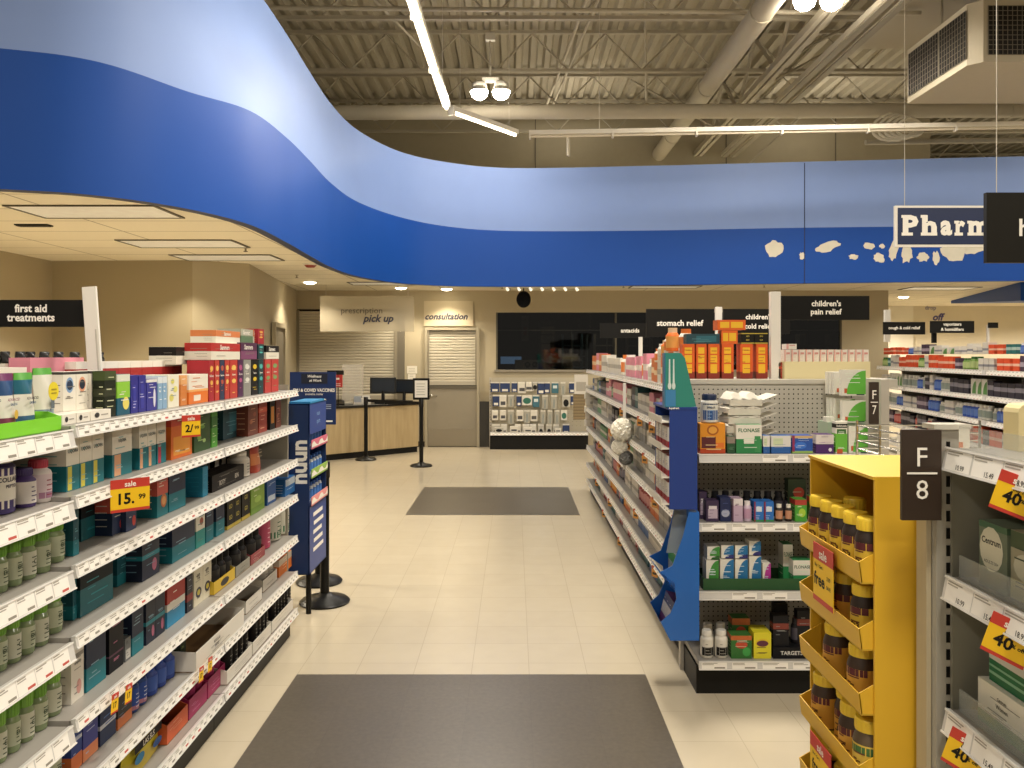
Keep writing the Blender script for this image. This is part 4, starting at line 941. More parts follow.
# row two
S('coll', 'protein_tub', 'big purple tub with a white lid and label', 'jar', 'tub', c='#3c2e66', cap='#e2dccc', lab='#e6dfd0', hc=.16, lt=[('COLLAGEN', .5, .72, .12, '#2b2540'), ('PEPTIDE', .5, .55, .08, '#2b2540')], lp=[(0, 1, .82, 1, '#3c2e66'), (0, 1, 0, .2, '#3c2e66')])
S('wjar', 'supplement_jar', 'round cream jar', 'jar', 'jar', c='#d9cfb4', cap='#e8e0c8')
S('pbot', 'supplement_bottle', 'purple bottle with a white label', 'bottle', 'bottle', c='#4a3570', cap='#3a2a60', lab='#dcd4cc', fp='#3a2a60')
S('pcap', 'supplement_bottle', 'white bottle with a pink-red cap', 'bottle', 'bottle', c='#e2d8d2', cap='#b83a4c', lab='#dcc8cc', fp='#9a3a4c', lp=[(0, 1, 0, .25, '#a87a94')])
S('uq', 'supplement_box', 'cream and teal box with a yellow fruit', 'box', 'box', c=CR, b=[(0, .48, TE)], p=[(.1, .42, .02, .46, '#d2c64a')], t=[('UQORA', .5, .74, .07, '#2c4a50')], fp='#7fb0b0')
S('uqp', 'supplement_box', 'cream and teal box with a peach fruit', 'box', 'box', c=CR, b=[(0, .48, TE)], p=[(.1, .42, .02, .46, '#d9a27a')], t=[('UQORA', .5, .74, .07, '#2c4a50')], fp='#7fb0b0')
S('uqr', 'supplement_box', 'cream and teal box with a red stripe', 'box', 'box', c=CR, b=[(0, .48, TE)], p=[(.1, .42, .02, .46, '#b3364a')], t=[('UQORA', .5, .74, .07, '#2c4a50')], fp='#7fb0b0')
S('orb', 'supplement_box', 'large bright orange box', 'box', 'box', c='#d96a1e', b=[(.75, 1, '#c8402a')], p=[(.1, .9, .08, .5, '#e79a34')], fp='#f4e2c0')
S('grb', 'supplement_box', 'dark green box with speckled leaves', 'box', 'box', c='#2f4f24', o=[(.3, .35, .12, .06, '#7fae4a'), (.6, .25, .1, .05, '#a8c87a'), (.5, .6, .14, .05, '#5f8f3a')], fp='#a8c87a')
S('grl', 'supplement_box', 'slim bright green box', 'box', 'box', c='#4f9a34', b=[(.5, .8, '#2f6a28')], fp='#d8e8b8')
S('dte', 'supplement_box', 'dark teal-grey box', 'box', 'box', c='#20444c', p=[(.3, .9, .2, .8, '#2c6470')], fp='#6fa0a4')
S('dkt', 'supplement_box', 'deep teal box', 'box', 'box', c=DT, b=[(.0, .3, TE)], fp='#5f98a0')
S('brn', 'supplement_box', 'brown-red speckled box', 'box', 'box', c='#6b3220', o=[(.3, .4, .15, .07, '#a8603c'), (.65, .6, .15, .07, '#8f4a30')], fp='#c8946c')
S('redb', 'supplement_box', 'slim red-brown box', 'box', 'box', c='#9a3626', fp='#e0b090', b=[(.6, .75, '#c8583c')])
S('blo', 'supplement_box', 'black box with an orange label', 'box', 'box', c='#1a1613', p=[(.2, .8, .2, .75, '#c8822c')])
# row three
S('lid', 'vitamin_bottle', 'clear green-lidded bottle', 'jar', 'bottle', c='#8a9a70', clear=.9, cap='#689a30', lab='#b4b89c', fp='#3b4a2c', hc=.3, rc=.88, sh=.1, l0=.14, lt=[('D3', .5, .55, .22, '#33442a')])
S('lidw', 'vitamin_bottle', 'white-labelled green-lidded bottle', 'jar', 'bottle', c='#8a9a70', clear=.9, cap='#74a53a', lab='#c4c3ae', fp='#3b4a2c', hc=.3, rc=.88, sh=.1, lt=[('C', .5, .55, .22, '#33442a')])
S('tbig', 'supplement_carton', 'wide black and teal carton', 'box', 'carton', c='#101a1e', b=[(0, .5, '#125c64')], fp='#2a8a90')
S('redn', 'supplement_box', 'coral and navy box with a red fruit', 'box', 'box', c=NVY, b=[(.5, 1, '#c2564c')], o=[(.75, .2, .18, .12, '#b8382c')], fp='#d0c8c0')
S('nfr', 'supplement_box', 'coral and teal box with orange slices', 'box', 'box', c=TE, b=[(.5, 1, '#c85a4c')], o=[(.6, .35, .28, .16, '#c8703a'), (.6, .35, .18, .1, '#e0a060')], fp='#e0d0c0')
S('nvt', 'supplement_box', 'navy and teal box', 'box', 'box', c='#15233e', b=[(0, .42, '#137480')], fp='#88a8b8')
S('nvy', 'supplement_box', 'plain black-navy box', 'box', 'box', c='#0f1626', fp='#3f5068')
S('cyb', 'supplement_box', 'slim bright blue-teal box', 'box', 'box', c='#1c7fa0', fp='#2c9ab8')
S('slv', 'divider_card', 'slim pale divider strip', 'box', 'divider', c='#9a968a')
S('btr', 'snack_tray', 'black tray with white lettered sachets', 'box', 'tray', c='#1a1512', t=[('BOTY', .3, .4, .3, '#d8d0c0'), ('BSN', .75, .45, .3, '#d8d0c0')], fp='#8a8274')
S('sac', 'sachet', 'black and white sachet leaning in the tray', 'box', 'sachet', c='#221e1b', p=[(.15, .85, .3, .85, '#d5cfc0')])
S('wbt', 'supplement_bottle', 'small white bottle', 'bottle', 'bottle', c='#ddd6c8', cap='#e8e2d6', lab='#cfc8ba', fp='#6a655c')
S('rpo', 'snack_pouch', 'red-orange foil pouch', 'pouch', 'pouch', c='#a8402c', zones=[(.3, .6, '#c87a4a')], fp='#e0c8a8')
# row four
S('npk', 'supplement_box', 'navy box with a pink figure', 'box', 'box', c='#141d33', b=[(.45, .55, '#1c7f8c')], o=[(.7, .25, .14, .14, '#b0607a')], fp='#6f8fa0')
S('wpt', 'supplement_box', 'white, peach and teal box', 'box', 'box', c='#e0dac8', b=[(0, .45, '#2c8f88')], o=[(.6, .66, .22, .1, '#a8583c')], fp='#6a8a80')
S('ykb', 'protein_bar_box', 'black and yellow gold-lettered box', 'box', 'box', c='#1e1c16', b=[(.0, .12, '#b8a23a'), (.9, 1, '#b8a23a')], t=[('GO', .5, .7, .14, '#c8b64a'), ('GO', .5, .35, .14, '#c8b64a')])
S('lim', 'supplement_box', 'lime green box', 'box', 'box', c='#86a83c', b=[(.0, .2, '#6f9430')], o=[(.5, .4, .25, .1, '#a8c85c')], fp='#e0e8c0')
S('blu', 'supplement_box', 'royal blue box', 'box', 'box', c='#1f4f8c', fp='#c0d0e4', p=[(.1, .9, .1, .3, '#cfd8e0')])
S('blt', 'sachet_tray', 'blue tray of silver sachets', 'box', 'tray', c='#1c5a94', p=[(.05, .95, .55, .95, '#a9b2b8')], fp='#cfdce8')
# row five
S('wpf', 'foot_care_box', 'white box with a pink foot picture', 'box', 'box', c='#dfd8ca', b=[(.82, .9, '#8f8a80')], o=[(.6, .25, .2, .14, '#d09a90')], t=[('simplify', .5, .72, .06, '#5a564e')], fp='#8a857a')
S('bkp', 'supplement_box', 'slim black box with pink lettering', 'box', 'box', c='#121219', fp='#a8607a', b=[(.3, .34, '#5a3048')])
S('gry', 'supplement_box', 'small grey-white box', 'box', 'box', c='#6a6c6c', p=[(.1, .9, .1, .5, '#c0beb6')], fp='#2a2c30')
S('rwb', 'supplement_box', 'red, white and blue box', 'box', 'box', c='#2c86b0', b=[(.55, 1, '#a82c24'), (.38, .55, '#dcd6c8')], fp='#e8e0d4')
S('dkb', 'supplement_box', 'slim navy and red box', 'box', 'box', c='#20222e', b=[(.3, .5, '#8c2c28')], fp='#8f98a8')
S('wyc', 'supplement_box', 'white box with dark circle emblems', 'box', 'box', c='#dcd5bc', o=[(.5, .3, .32, .13, '#2a2c48'), (.5, .3, .18, .07, '#c9b84a')], t=[('12', .5, .7, .14, '#2a2824')], fp='#8a8470')
S('ytr', 'carton_tray', 'low yellow carton tray', 'tray', 'tray', c='#c8a62c')
S('bjar', 'protein_jar', 'black lidded jar', 'sbottle', 'jar', c='#1c1a1a', cap='#121212', lab='#3a3836', hc=.25)
S('pnk', 'supplement_can', 'tall pink can', 'can', 'can', c='#b0405c', lab='#b84a66', fp='#e8c0c8')
S('wgc', 'drink_powder_can', 'white and green can', 'can', 'can', c='#bcb8a8', lab='#c4c1b0', fp='#2a5a3c', lp=[(0, 1, 0, .3, '#2f6a44')])
S('obx', 'snack_box', 'bright orange tray box', 'box', 'box', c='#d8742a', b=[(.6, 1, '#c8b8a4')], fp='#f0dcb8')
# row six
S('tho', 'supplement_box', 'blue and white box with an orange base', 'box', 'box', c='#26408a', b=[(0, .3, '#d8743c'), (.55, .62, '#cfd4e0')], fp='#b8c0dc')
S('tho2', 'supplement_box', 'violet-blue box with an orange base', 'box', 'box', c='#3a3f8c', b=[(0, .25, '#e08a5c')], fp='#b8c0dc')
S('dbb', 'supplement_box', 'dark blue box with pale stripe', 'box', 'box', c='#1c2c50', b=[(.35, .45, '#c0c4cc')], fp='#5a78b0')
S('obb', 'supplement_box', 'orange and dark box', 'box', 'box', c='#2a2420', b=[(0, .35, '#c8703c')], fp='#8a9ab8')
S('bcan', 'supplement_can', 'blue can with a silver band', 'can', 'can', c='#22407c', cap='#1a2f60', lab='#24489a', fp='#c8d0e0', lp=[(0, 1, .0, .2, '#b87a8a')])
S('bjr', 'supplement_jar', 'royal blue jar', 'sbottle', 'jar', c='#1f3c8c', cap='#2248a4', lab='#3a5aa8', hc=.28)
S('gbk', 'supplement_box', 'green-black box', 'box', 'box', c='#26301e', fp='#8a9a5a')
# row seven
S('lase', 'snack_bag', 'multicolour bag with bold black lettering', 'pouch', 'bag', c='#d0bc2c', zones=[(0, .2, '#c8b030'), (.85, 1.01, '#d8c83c')], o=[(.2, .25, .16, .12, '#2c7fb0'), (.75, .75, .2, .1, '#b8382c'), (.3, .8, .2, .1, '#3c8f58'), (.8, .2, .16, .1, '#2c5a9a')], p=[(.04, .96, .42, .62, '#1a1816')], t=[('LAS SLS', .5, .52, .14, '#f0e8d8')])
S('mjar', 'protein_jar', 'magenta jar', 'sbottle', 'jar', c='#8c2450', cap='#5a1838', lab='#a83464', hc=.2)
S('ccan', 'drink_can', 'black silver-lidded drink can', 'can', 'can', c='#161514', cap='#b4b0a8', lab='#1d1b1a', fp='#8f8a80')
S('rcan', 'drink_can', 'dark red silver-lidded drink can', 'can', 'can', c='#7a1c24', cap='#a4a09a', lab='#8c2430', fp='#c8a0a0')

def mk_tray(w, d, h, st, rng):
    m = MB(); t = .003; c = st['c']; i = st.get('inner', '#8a6f4c')
    m.box(-w / 2, w / 2, -d / 2, d / 2, 0, t, i)
    fr = h * st.get('front', .75)
    m.box(-w / 2, w / 2, -d / 2, -d / 2 + t, t, fr, c); m.box(-w / 2, w / 2, d / 2 - t, d / 2, t, h, c)
    for x0, x1 in ((-w / 2, -w / 2 + t), (w / 2 - t, w / 2)):
        m.prism([(-d / 2 + t, t), (d / 2 - t, t), (d / 2 - t, h), (-d / 2 + d * .3, h), (-d / 2 + t, fr)], 0, x0, x1, c)
    art(m, w, d, fr, st, rng)
    return [(None, m)]
MK['tray'] = mk_tray
S('ytr', 'carton_tray', 'low yellow carton tray', 'tray', 'tray', c='#c8a62c', o=[(.5, .5, .2, .3, '#2a2620')])
S('gtr', 'carton_tray', 'low grey lettered carton tray', 'tray', 'tray', c='#8a8678', fp='#2a2824')
S('ktr', 'carton_tray', 'low dark red carton tray', 'tray', 'tray', c='#8a3a3c', fp='#e0c8b8')
S('lime_tray', 'carton_tray', 'lime green display tray holding the pouches', 'tray', 'tray', c='#7fd02c', inner='#5fa020')
S('wctr', 'carton_tray', 'white cardboard carton jutting past the shelf edge', 'tray', 'tray', c='#d9d3c6', inner='#7d5f3c', fp='#6a655c', front=.95, t=[('REGULAR', .4, .7, .16, '#5a564e'), ('BAND', .4, .45, .16, '#5a564e')])
S('wct2', 'carton_tray', 'white cardboard tray with a brown inside', 'tray', 'tray', c='#d5cfc2', inner='#7d5f3c', fp='#8a8478', front=.8)
S('otr', 'carton_tray', 'orange cardboard tray', 'tray', 'tray', c='#cf5f34', inner='#8a5a3a', fp='#e8b898')
S('mtr', 'carton_tray', 'magenta cardboard tray', 'tray', 'tray', c='#a32c5c', inner='#7a4a44', fp='#d890b0')

PL = ['top', 'second', 'third', 'fourth', 'fifth', 'sixth', 'lowest']
def left(lv, x0, x1, h, key, n=1, depth=.11, back=0., dz=0., place=None, Xf=-1.365, near=False):
    X = Xf - back; ya = F * -X / (514 - x0); yb = F * -X / (514 - x1); w = (yb - ya) / n
    z = LV[lv] + dz - (.012 if ya < 2.42 else 0)
    rd = ST[key][2] in ('bottle', 'jar', 'sbottle', 'can')
    for i in range(n):
        ww = w - .003
        d = ww if rd else depth
        put(key, place or f'on the {PL[lv]} supplement shelf', (X - d / 2, ya + w * (i + .5), z + .001), ww, d, h, PI / 2, -(ya + w * (i + .5)))
def rows_left():
    L = left
    # top
    L(0, -18, 61.5, .055, 'lime_tray', 1, .13, place='on the top supplement shelf', Xf=-1.335)
    for a, c, k in ((-16, 2, 'pch2'), (3, 21, 'pch1'), (22, 40, 'pch2'), (41, 59, 'pch3')): L(0, a, c, .165, k, 1, .05, .035, dz=.005)
    for a, c, k in ((63, 76, 'oval_b'), (76, 88, 'oval_o'), (91, 103, 'oval_r')): L(0, a, c, .125, k, 1, .06, .045, dz=.031)
    for a, c in ((62, 76), (76.5, 90), (90.5, 111)): L(0, a, c, .03, 'wtray', 1, .15, -.02)
    L(0, 104.5, 116, .155, 'dkgr', 1, .04); L(0, 117, 130, .142, 'lemon'); L(0, 131, 138, .135, 'purp'); L(0, 138.5, 146, .135, 'purp'); L(0, 146.5, 157, .118, 'purp2')
    L(0, 158, 167, .125, 'ltbl', 2); L(0, 168, 179, .13, 'wyel'); L(0, 180.5, 187, .125, 'orng'); L(0, 188.5, 208, .125, 'owht')
    for a, c, k in ((209, 214, 'slr'), (215, 219.5, 'slo'), (220, 224.5, 'slb'), (225, 229.5, 'slo'), (230, 237.5, 'slo'), (238, 243, 'slp'), (243.5, 251, 'slg'), (251.5, 258, 'slk'), (258.5, 263.5, 'slt'), (265, 271, 'slm'), (271.5, 278.5, 'slm')): L(0, a, c, .185, k, 1, .1)
    # back row, standing taller
    L(0, 76, 182, .185, 'wred', 9, .06, .17)
    L(0, -12, 27, .17, 'redl', 1, .1, .19); L(0, 30, 84, .20, 'pink', 1, .07, .21)
    for a in (5, 20, 30, 44, 58, 74, 98): L(0, a, a + 9, .04, 'clip', 1, .03, .3, dz=.181, place='on a carton behind the top supplement shelf')
    L(0, 5, 116, .18, 'redl', 3, .06, .285, place='at the back of the top supplement shelf')
    # cartons stacked over the sticks
    Z2 = .187
    L(0, 176, 205, .078, 'sjk', 1, .12, .12, dz=.167, place='stacked on the top supplement shelf')
    L(0, 211, 240, .078, 'sjr', 1, .12, .0, dz=Z2, place='stacked on the top supplement shelf')
    L(0, 241, 257, .085, 'sjp', 1, .12, .0, dz=Z2, place='stacked on the top supplement shelf'); L(0, 258, 264, .08, 'slt', 1, .1, dz=Z2, place='stacked on the top supplement shelf')
    L(0, 266, 279, .075, 'sjk', 1, .12, .0, dz=Z2, place='at the very end of the stacked cartons')
    L(0, 216, 240, .06, 'sjo', 1, .12, .02, dz=Z2 + .079, place='topmost of the supplement shelf stack'); L(0, 241, 253, .07, 'sjf', 1, .12, .02, dz=Z2 + .086, place='topmost of the supplement shelf stack')
    L(0, 253.5, 257, .07, 'sjo', 1, .12, .02, dz=Z2 + .086, place='at the pharmacy end of the topmost cartons'); L(0, 258, 264, .08, 'slr', 1, .1, .0, dz=Z2 + .082, place='topmost of the supplement shelf stack')
    # second
    L(1, -30, -8, .12, 'wjar'); L(1, -2, 25, .165, 'coll'); L(1, 28, 41, .11, 'pbot'); L(1, 43, 57, .125, 'pcap')
    L(1, 66, 104, .165, 'uq', 3, .19); L(1, 112, 132, .165, 'uqp', 1, .19); L(1, 139, 156, .165, 'uqp', 2, .19); L(1, 157, 166, .165, 'uqr', 1, .19)
    L(1, 171, 192, .175, 'orb', 1, .14); L(1, 194, 210.5, .175, 'grb', 1, .14); L(1, 211.5, 217.5, .175, 'grl', 1, .14); L(1, 223, 243, .16, 'dte', 1, .14, .06); L(1, 248, 258, .18, 'brn'); L(1, 259, 267, .18, 'redb'); L(1, 270, 275, .17, 'blo'); L(1, 276, 281, .17, 'brn')
    # third
    for i in range(6): L(2, -14 + i * 14.2, -14 + i * 14.2 + 12.4, .135, 'lid' if i % 3 else 'lidw')
    for i in range(5): L(2, 2 + i * 12, 2 + i * 12 + 11, .135, 'lid', back=.09, place='in the back row of the third supplement shelf')
    L(2, 73, 79, .16, 'dkt', 1, .15); L(2, 81, 104, .15, 'tbig', 1, .18, .08); L(2, 112, 125, .155, 'redn', 1, .12, .02); L(2, 126, 136.5, .155, 'redn', 1, .14)
    L(2, 143, 153, .16, 'nvy', 1, .12, .06); L(2, 157, 168, .165, 'nfr', 1, .14); L(2, 169, 185.5, .17, 'nvt', 1, .14); L(2, 192, 202, .14, 'nvy', 1, .1, .08); L(2, 202.5, 208, .13, 'cyb')
    L(2, 212, 244, .075, 'btr', 1, .1); 
    for a in (214, 221, 229, 236): L(2, a, a + 5.5, .12, 'sac', 1, .02, .12)
    L(2, 245.5, 252.5, .13, 'wbt'); L(2, 254.5, 263, .16, 'rpo', 1, .05)
    # fourth
    for i in range(6): L(3, -14 + i * 13.8, -14 + i * 13.8 + 12.2, .135, 'lid' if i % 2 else 'lidw')
    for i in range(5): L(3, 2 + i * 12, 2 + i * 12 + 11, .135, 'lid', back=.09, place='in the back row of the fourth supplement shelf')
    L(3, 72.5, 77, .15, 'dkt', 1, .14, .02); L(3, 80, 113, .175, 'tbig', 1, .2, .01); L(3, 117, 132, .14, 'dkt', 1, .14, .06); L(3, 142, 159.5, .17, 'npk', 1, .14); L(3, 161, 168.5, .14, 'dkt', 1, .12, .05); L(3, 172, 195, .155, 'nvt', 1, .16, .0)
    L(3, 196, 205, .165, 'wpt'); L(3, 206, 213.5, .165, 'nvt'); L(3, 216, 224.5, .165, 'nvt'); L(3, 227, 241, .15, 'ykb', 2); L(3, 242, 250, .16, 'ykb', 1); L(3, 251, 264.5, .17, 'lim'); L(3, 267, 276, .15, 'blu'); L(3, 278, 286, .16, 'blu', 1, .1, .05); L(3, 285, 296, .1, 'blt', 1, .1, -.02)
    # fifth
    for i in range(6): L(4, -14 + i * 13.6, -14 + i * 13.6 + 12, .14, 'lidw' if i % 2 else 'lid')
    for i in range(5): L(4, 2 + i * 12, 2 + i * 12 + 11, .14, 'lid', back=.09, place='in the back row of the fifth supplement shelf')
    L(4, 71, 84, .165, 'wpf', 1, .12); L(4, 86, 106, .18, 'nvt', 1, .12); L(4, 109, 123.5, .18, 'bkp', 1, .12); L(4, 125, 131, .08, 'gry'); L(4, 132, 143.5, .155, 'nvt'); L(4, 146, 165, .155, 'npk', 2)
    L(4, 167, 185, .17, 'rwb', 1, .14); L(4, 187, 193, .15, 'dkb'); L(4, 194, 211.5, .175, 'wyc', 2)
    L(4, 214, 235, .075, 'ytr', 1, .13, -.02); L(4, 216, 234, .14, 'bjar', 3, back=.0, dz=.004); L(4, 236, 250, .07, 'gtr', 1, .13, -.02); L(4, 237.5, 249, .14, 'bjar', 2, dz=.004); L(4, 251, 265, .07, 'ktr', 1, .13, -.02); L(4, 252.5, 264, .14, 'bjar', 2, dz=.004)
    L(4, 266.5, 273, .17, 'pnk'); L(4, 276, 284, .16, 'wgc'); L(4, 285, 292, .16, 'wgc')
    # sixth
    for i in range(6): L(5, -14 + i * 13.6, -14 + i * 13.6 + 12, .14, 'lid' if i % 2 else 'lidw')
    L(5, 71, 82, .165, 'tho', 1, .13); L(5, 83, 98, .165, 'tho2', 1, .13); L(5, 100, 116, .15, 'dbb', 1, .12); L(5, 117.5, 132, .11, 'obb', 1, .12); L(5, 134, 150, .10, 'bcan', 2); L(5, 152, 178, .125, 'bjr', 3); L(5, 180, 186, .14, 'gbk')
    L(5, 196, 244, .085, 'wctr', 1, .26, -.07); L(5, 246, 262, .08, 'wct2', 1, .2, -.03); L(5, 263, 277, .08, 'wct2', 1, .16, .0); L(5, 265, 275, .12, 'wbt', 2, back=.02, dz=.004); L(5, 279, 293, .1, 'obx', 1, .12, 0)
    # lowest
    L(6, 30, 118, .14, 'lid', 5)
    L(6, 128, 165, .19, 'lase', 1, .06, -.0); L(6, 167, 188, .1, 'otr', 1, .2, -.02); L(6, 189, 207, .11, 'mtr', 1, .2, -.02); L(6, 208, 225, .11, 'mtr', 1, .2, -.02)
    L(6, 191, 205, .17, 'mjar', 2, back=.0, dz=.004); L(6, 210, 223, .17, 'mjar', 2, dz=.004)
    L(6, 227, 252, .08, 'wct2', 1, .22, -.05); L(6, 253, 271, .08, 'wct2', 1, .22, -.05); L(6, 272, 293, .08, 'wct2', 1, .22, -.05)
    L(6, 229, 250, .135, 'ccan', 4, back=-.03, dz=.004); L(6, 255, 269.5, .135, 'ccan', 4, back=-.03, dz=.004); L(6, 274, 292, .135, 'ccan', 6, back=-.025, dz=.004)
    L(6, 222, 245, .135, 'rcan', 3, back=.06, dz=.004, place='in the back row of the lowest supplement shelf'); L(6, 249, 287, .135, 'ccan', 7, back=.06, dz=.004, place='in the back row of the lowest supplement shelf')
rows_left()
# offer sticker and sale tags
o = MB(); disc(o, 0, 0, .027, .027, -.001, '#e6d22a', 20); disc(o, 0, 0, .027, .027, 0, '#e6d22a', 20); [o.quad((-.014, -.002, z_), (.014, -.002, z_), (.014, -.002, z_ + .004), (-.014, -.002, z_ + .004), '#a8941c') for z_ in (-.008, .003)]
y = F * 1.36 / (514 - 50); z = H - (391 - 355) * y / F
tag(o.build('offer_sticker', None, (-1.35, y, z), PI / 2), 'round yellow offer sticker on the pouches of the top shelf', 'sticker')
for px, py, w, h, t, pl, big in ((179, 437, .075, .085, '2/', 'over the large orange box', .3), (114, 511, .125, .105, '15.', 'in front of the coral and navy boxes', .4)):
    y = F * 1.30 / (514 - px); z = H - (py - 355) * y / F
    sale_sign((-1.262 + w * .12, y, z), PI / 2 - .75, w, h, [(t, .4, .4, .34), ('99', .8, .42, .16)], pl, .0)
for px, py, pl in ((108, 713, 'below the fifth supplement shelf, closer to the entrance'), (122, 703, 'below the fifth supplement shelf, closer to the pharmacy'), (196, 702 - 20, 'over the magenta jars, closer to the entrance'), (205, 672, 'over the magenta jars, closer to the pharmacy')):
    y = F * 1.29 / (514 - px); z = H - (py - 355) * y / F
    sale_sign((-1.27, y, z), PI / 2, .045, .06, [('17', .5, .42, .3)], pl, .12)
# ================================================================== ANTACID RUN (faces the aisle)
LR = [1.50, 1.265, 1.03, .80, .57, .36, .16]; XR = .91
for k in range(5):
    gondola('shelving_bay', f'grey metal antacid shelving bay, {ORD[k]} from the aisle end cap', (XR, 4.5 + 1.14 * (k + 1) - .002, 0), -PI / 2, 1.136, LR, .42, 40 + k, ends=(True, k == 0), panel='#7d7768', tagw=.075, railh=.042)
for k, c, cap, lab, dsc, mk, nm, cat in (
    ('a_wo', '#e2dccc', '#e07830', '#d87a3a', 'white orange-capped antacid bottle', 'sbottle', 'antacid_bottle', 'bottle'),
    ('a_w', '#e0dace', '#e8e4da', '#c8c2b4', 'all white antacid bottle', 'sbottle', 'antacid_bottle', 'bottle'),
    ('a_o', '#dc6f24', '#e8c8a0', '#e0a050', 'orange antacid jar', 'sbottle', 'antacid_jar', 'jar'),
    ('a_g', '#5f7f5c', '#d8d4c8', '#a8b8a0', 'grey-green medicine bottle', 'sbottle', 'medicine_bottle', 'bottle'),
    ('a_d', '#3a3844', '#d0ccc0', '#807c88', 'dark medicine bottle with a pale label', 'sbottle', 'medicine_bottle', 'bottle'),
    ('a_r', '#9a3a3c', '#e0dacc', '#c88a88', 'red medicine bottle', 'sbottle', 'medicine_bottle', 'bottle')):
    S(k, nm, dsc, mk, cat, c=c, cap=cap, lab=lab)
for k, c, b1, dsc in (('b_pk', '#d88a9a', '#e8dcd0', 'pink and white stomach medicine box'), ('b_bl', '#4a6a9c', '#d0ccc0', 'blue and white medicine box'), ('b_gr', '#6a9a6c', '#dcd8cc', 'green and white medicine box'), ('b_wh', '#d9d3c6', '#a8a296', 'plain white medicine box'), ('b_gy', '#8d8a84', '#b8b4a8', 'grey medicine box'), ('b_te', '#3a6468', '#a8b8b4', 'teal medicine box'), ('b_or', '#cf6f34', '#e4c49a', 'orange medicine box'), ('b_dk', '#34323c', '#8c8890', 'dark medicine box')):
    S(k, 'medicine_box', dsc, 'box', 'box', c=c, b=[(.35, .6, b1)])
def fill(fn, y0, y1, pat, wr, hr, gap, seed, place, rzv, X, dep=.1, ends=0):
    rng = random.Random(seed); y = y0; i = 0; k = None; run = 0
    while y < y1:
        if run <= 0: k = rng.choice(pat); i += 1; run = rng.choice((1, 2, 2, 3)); h = hr[0] + (hr[1] - hr[0]) * rng.random(); w = wr[0] + (wr[1] - wr[0]) * rng.random()
        if ST[k][2] in ('sbottle', 'jar', 'can', 'bottle'): w2 = min(w, h * .6)
        else: w2 = w
        w2 = round(w2, 2); hh = round(h, 2)
        if y + w2 > y1: break
        fn(k, place, y, w2, w2 if ST[k][2] in ('sbottle', 'jar', 'bottle') else dep, hh); y += w2 + gap + (.06 if rng.random() < .12 else 0); run -= 1
PR = ['top', 'second', 'third', 'fourth', 'fifth', 'sixth', 'lowest']
pats = [['a_wo', 'b_or', 'a_w', 'b_pk', 'a_wo', 'b_wh', 'a_w', 'b_gr', 'b_pk', 'b_or', 'b_wh', 'b_dk'], ['b_te', 'b_bl', 'b_dk', 'a_g', 'b_pk', 'b_wh', 'b_pk', 'b_gy'], ['b_gy', 'a_g', 'b_wh', 'b_dk', 'b_gr', 'a_w'], ['b_gy', 'b_gr', 'a_w', 'b_wh', 'a_d', 'b_or'], ['b_or', 'a_d', 'a_w', 'a_r', 'b_te', 'b_gy', 'b_wh'], ['a_o', 'b_wh', 'b_or', 'a_d', 'a_r', 'b_bl', 'a_w'], ['b_wh', 'a_w', 'b_te', 'b_gr', 'b_bl', 'a_r']]
for lv in range(7):
    z = LR[lv]
    def fn(k, place, y, w, dep, h, z=z): put(k, place, (XR + .05 + dep / 2, y + w / 2, z + .001), w, dep, h, -PI / 2, -y)
    fill(fn, 4.95 if lv else 5.55, 10.15, pats[lv], (.11, .19), (.11, .17) if lv else (.14, .20), .012, 300 + lv, f'on the {PR[lv]} antacid shelf', -PI / 2, XR)
# taller stock on top close to the end cap
for k, y, w, h, dz, xo in (('a_o', 4.72, .11, .19, .0, .2), ('a_o', 4.86, .10, .17, .0, .22), ('a_w', 5.0, .11, .22, .0, .25), ('a_wo', 5.2, .1, .2, 0, .25), ('a_wo', 5.45, .1, .2, 0, .25), ('a_w', 5.7, .09, .2, 0, .25)):
    put(k, 'in the back row topping the antacid shelves', (XR + xo, y, LR[0] + .001 + dz), w, w, h, -PI / 2, -y)
for i, (y, x, k, h) in enumerate(((4.84, .94, 'b_wh', .2), (4.98, .935, 'b_or', .2), (5.11, .935, 'b_wh', .19), (5.24, .935, 'b_or', .17), (5.37, .935, 'b_wh', .15), (5.49, .935, 'b_or', .13))):
    put(k, 'in the tall row where the antacid shelves begin', (x + .05, y, LR[0] + .001), .13, .09, h, -PI / 2, -y)
for y, x, k, h, w, z in ((4.84, .985, 'a_wo', .13, .085, .2), (4.96, .93, 'a_o', .14, .08, .2), (5.08, .935, 'a_wo', .11, .07, .19), (5.21, .94, 'a_o', .10, .07, .17), (5.35, .94, 'a_w', .10, .065, .15), (5.48, .94, 'a_wo', .09, .06, .13)):
    put(k, 'perched highest where the antacid shelves begin', (x + .02, y, LR[0] + .002 + z), w, w, h, -PI / 2, -y)
# sale tags along the run
for k, (px, lv) in enumerate(((652, 1), (640, 1), (622, 1), (645, 2), (628, 2), (655, 3), (612, 2), (636, 4), (600, 3), (610, 5), (620, 6), (604, 6), (655, 5), (597, 5))):
    y = F * .895 / (px - 514); m = MB(); m.box(-.03, .03, -.001, .001, -.07, 0, '#c98a3a'); m.box(-.03, .03, -.0015, .0015, -.02, 0, '#a8442c'); m.quad((-.02, -.0017, -.055), (.02, -.0017, -.055), (.02, -.0017, -.04), (-.02, -.0017, -.04), '#3a2a1a')
    o = m.build('sale_tag', None, (.893, y, LR[lv] - .02), -PI / 2 + .5); o['category'] = 'price sign'; REG.append((o, 'small orange sale tag', f'under the {PR[lv]} antacid shelf', -y, None, None))
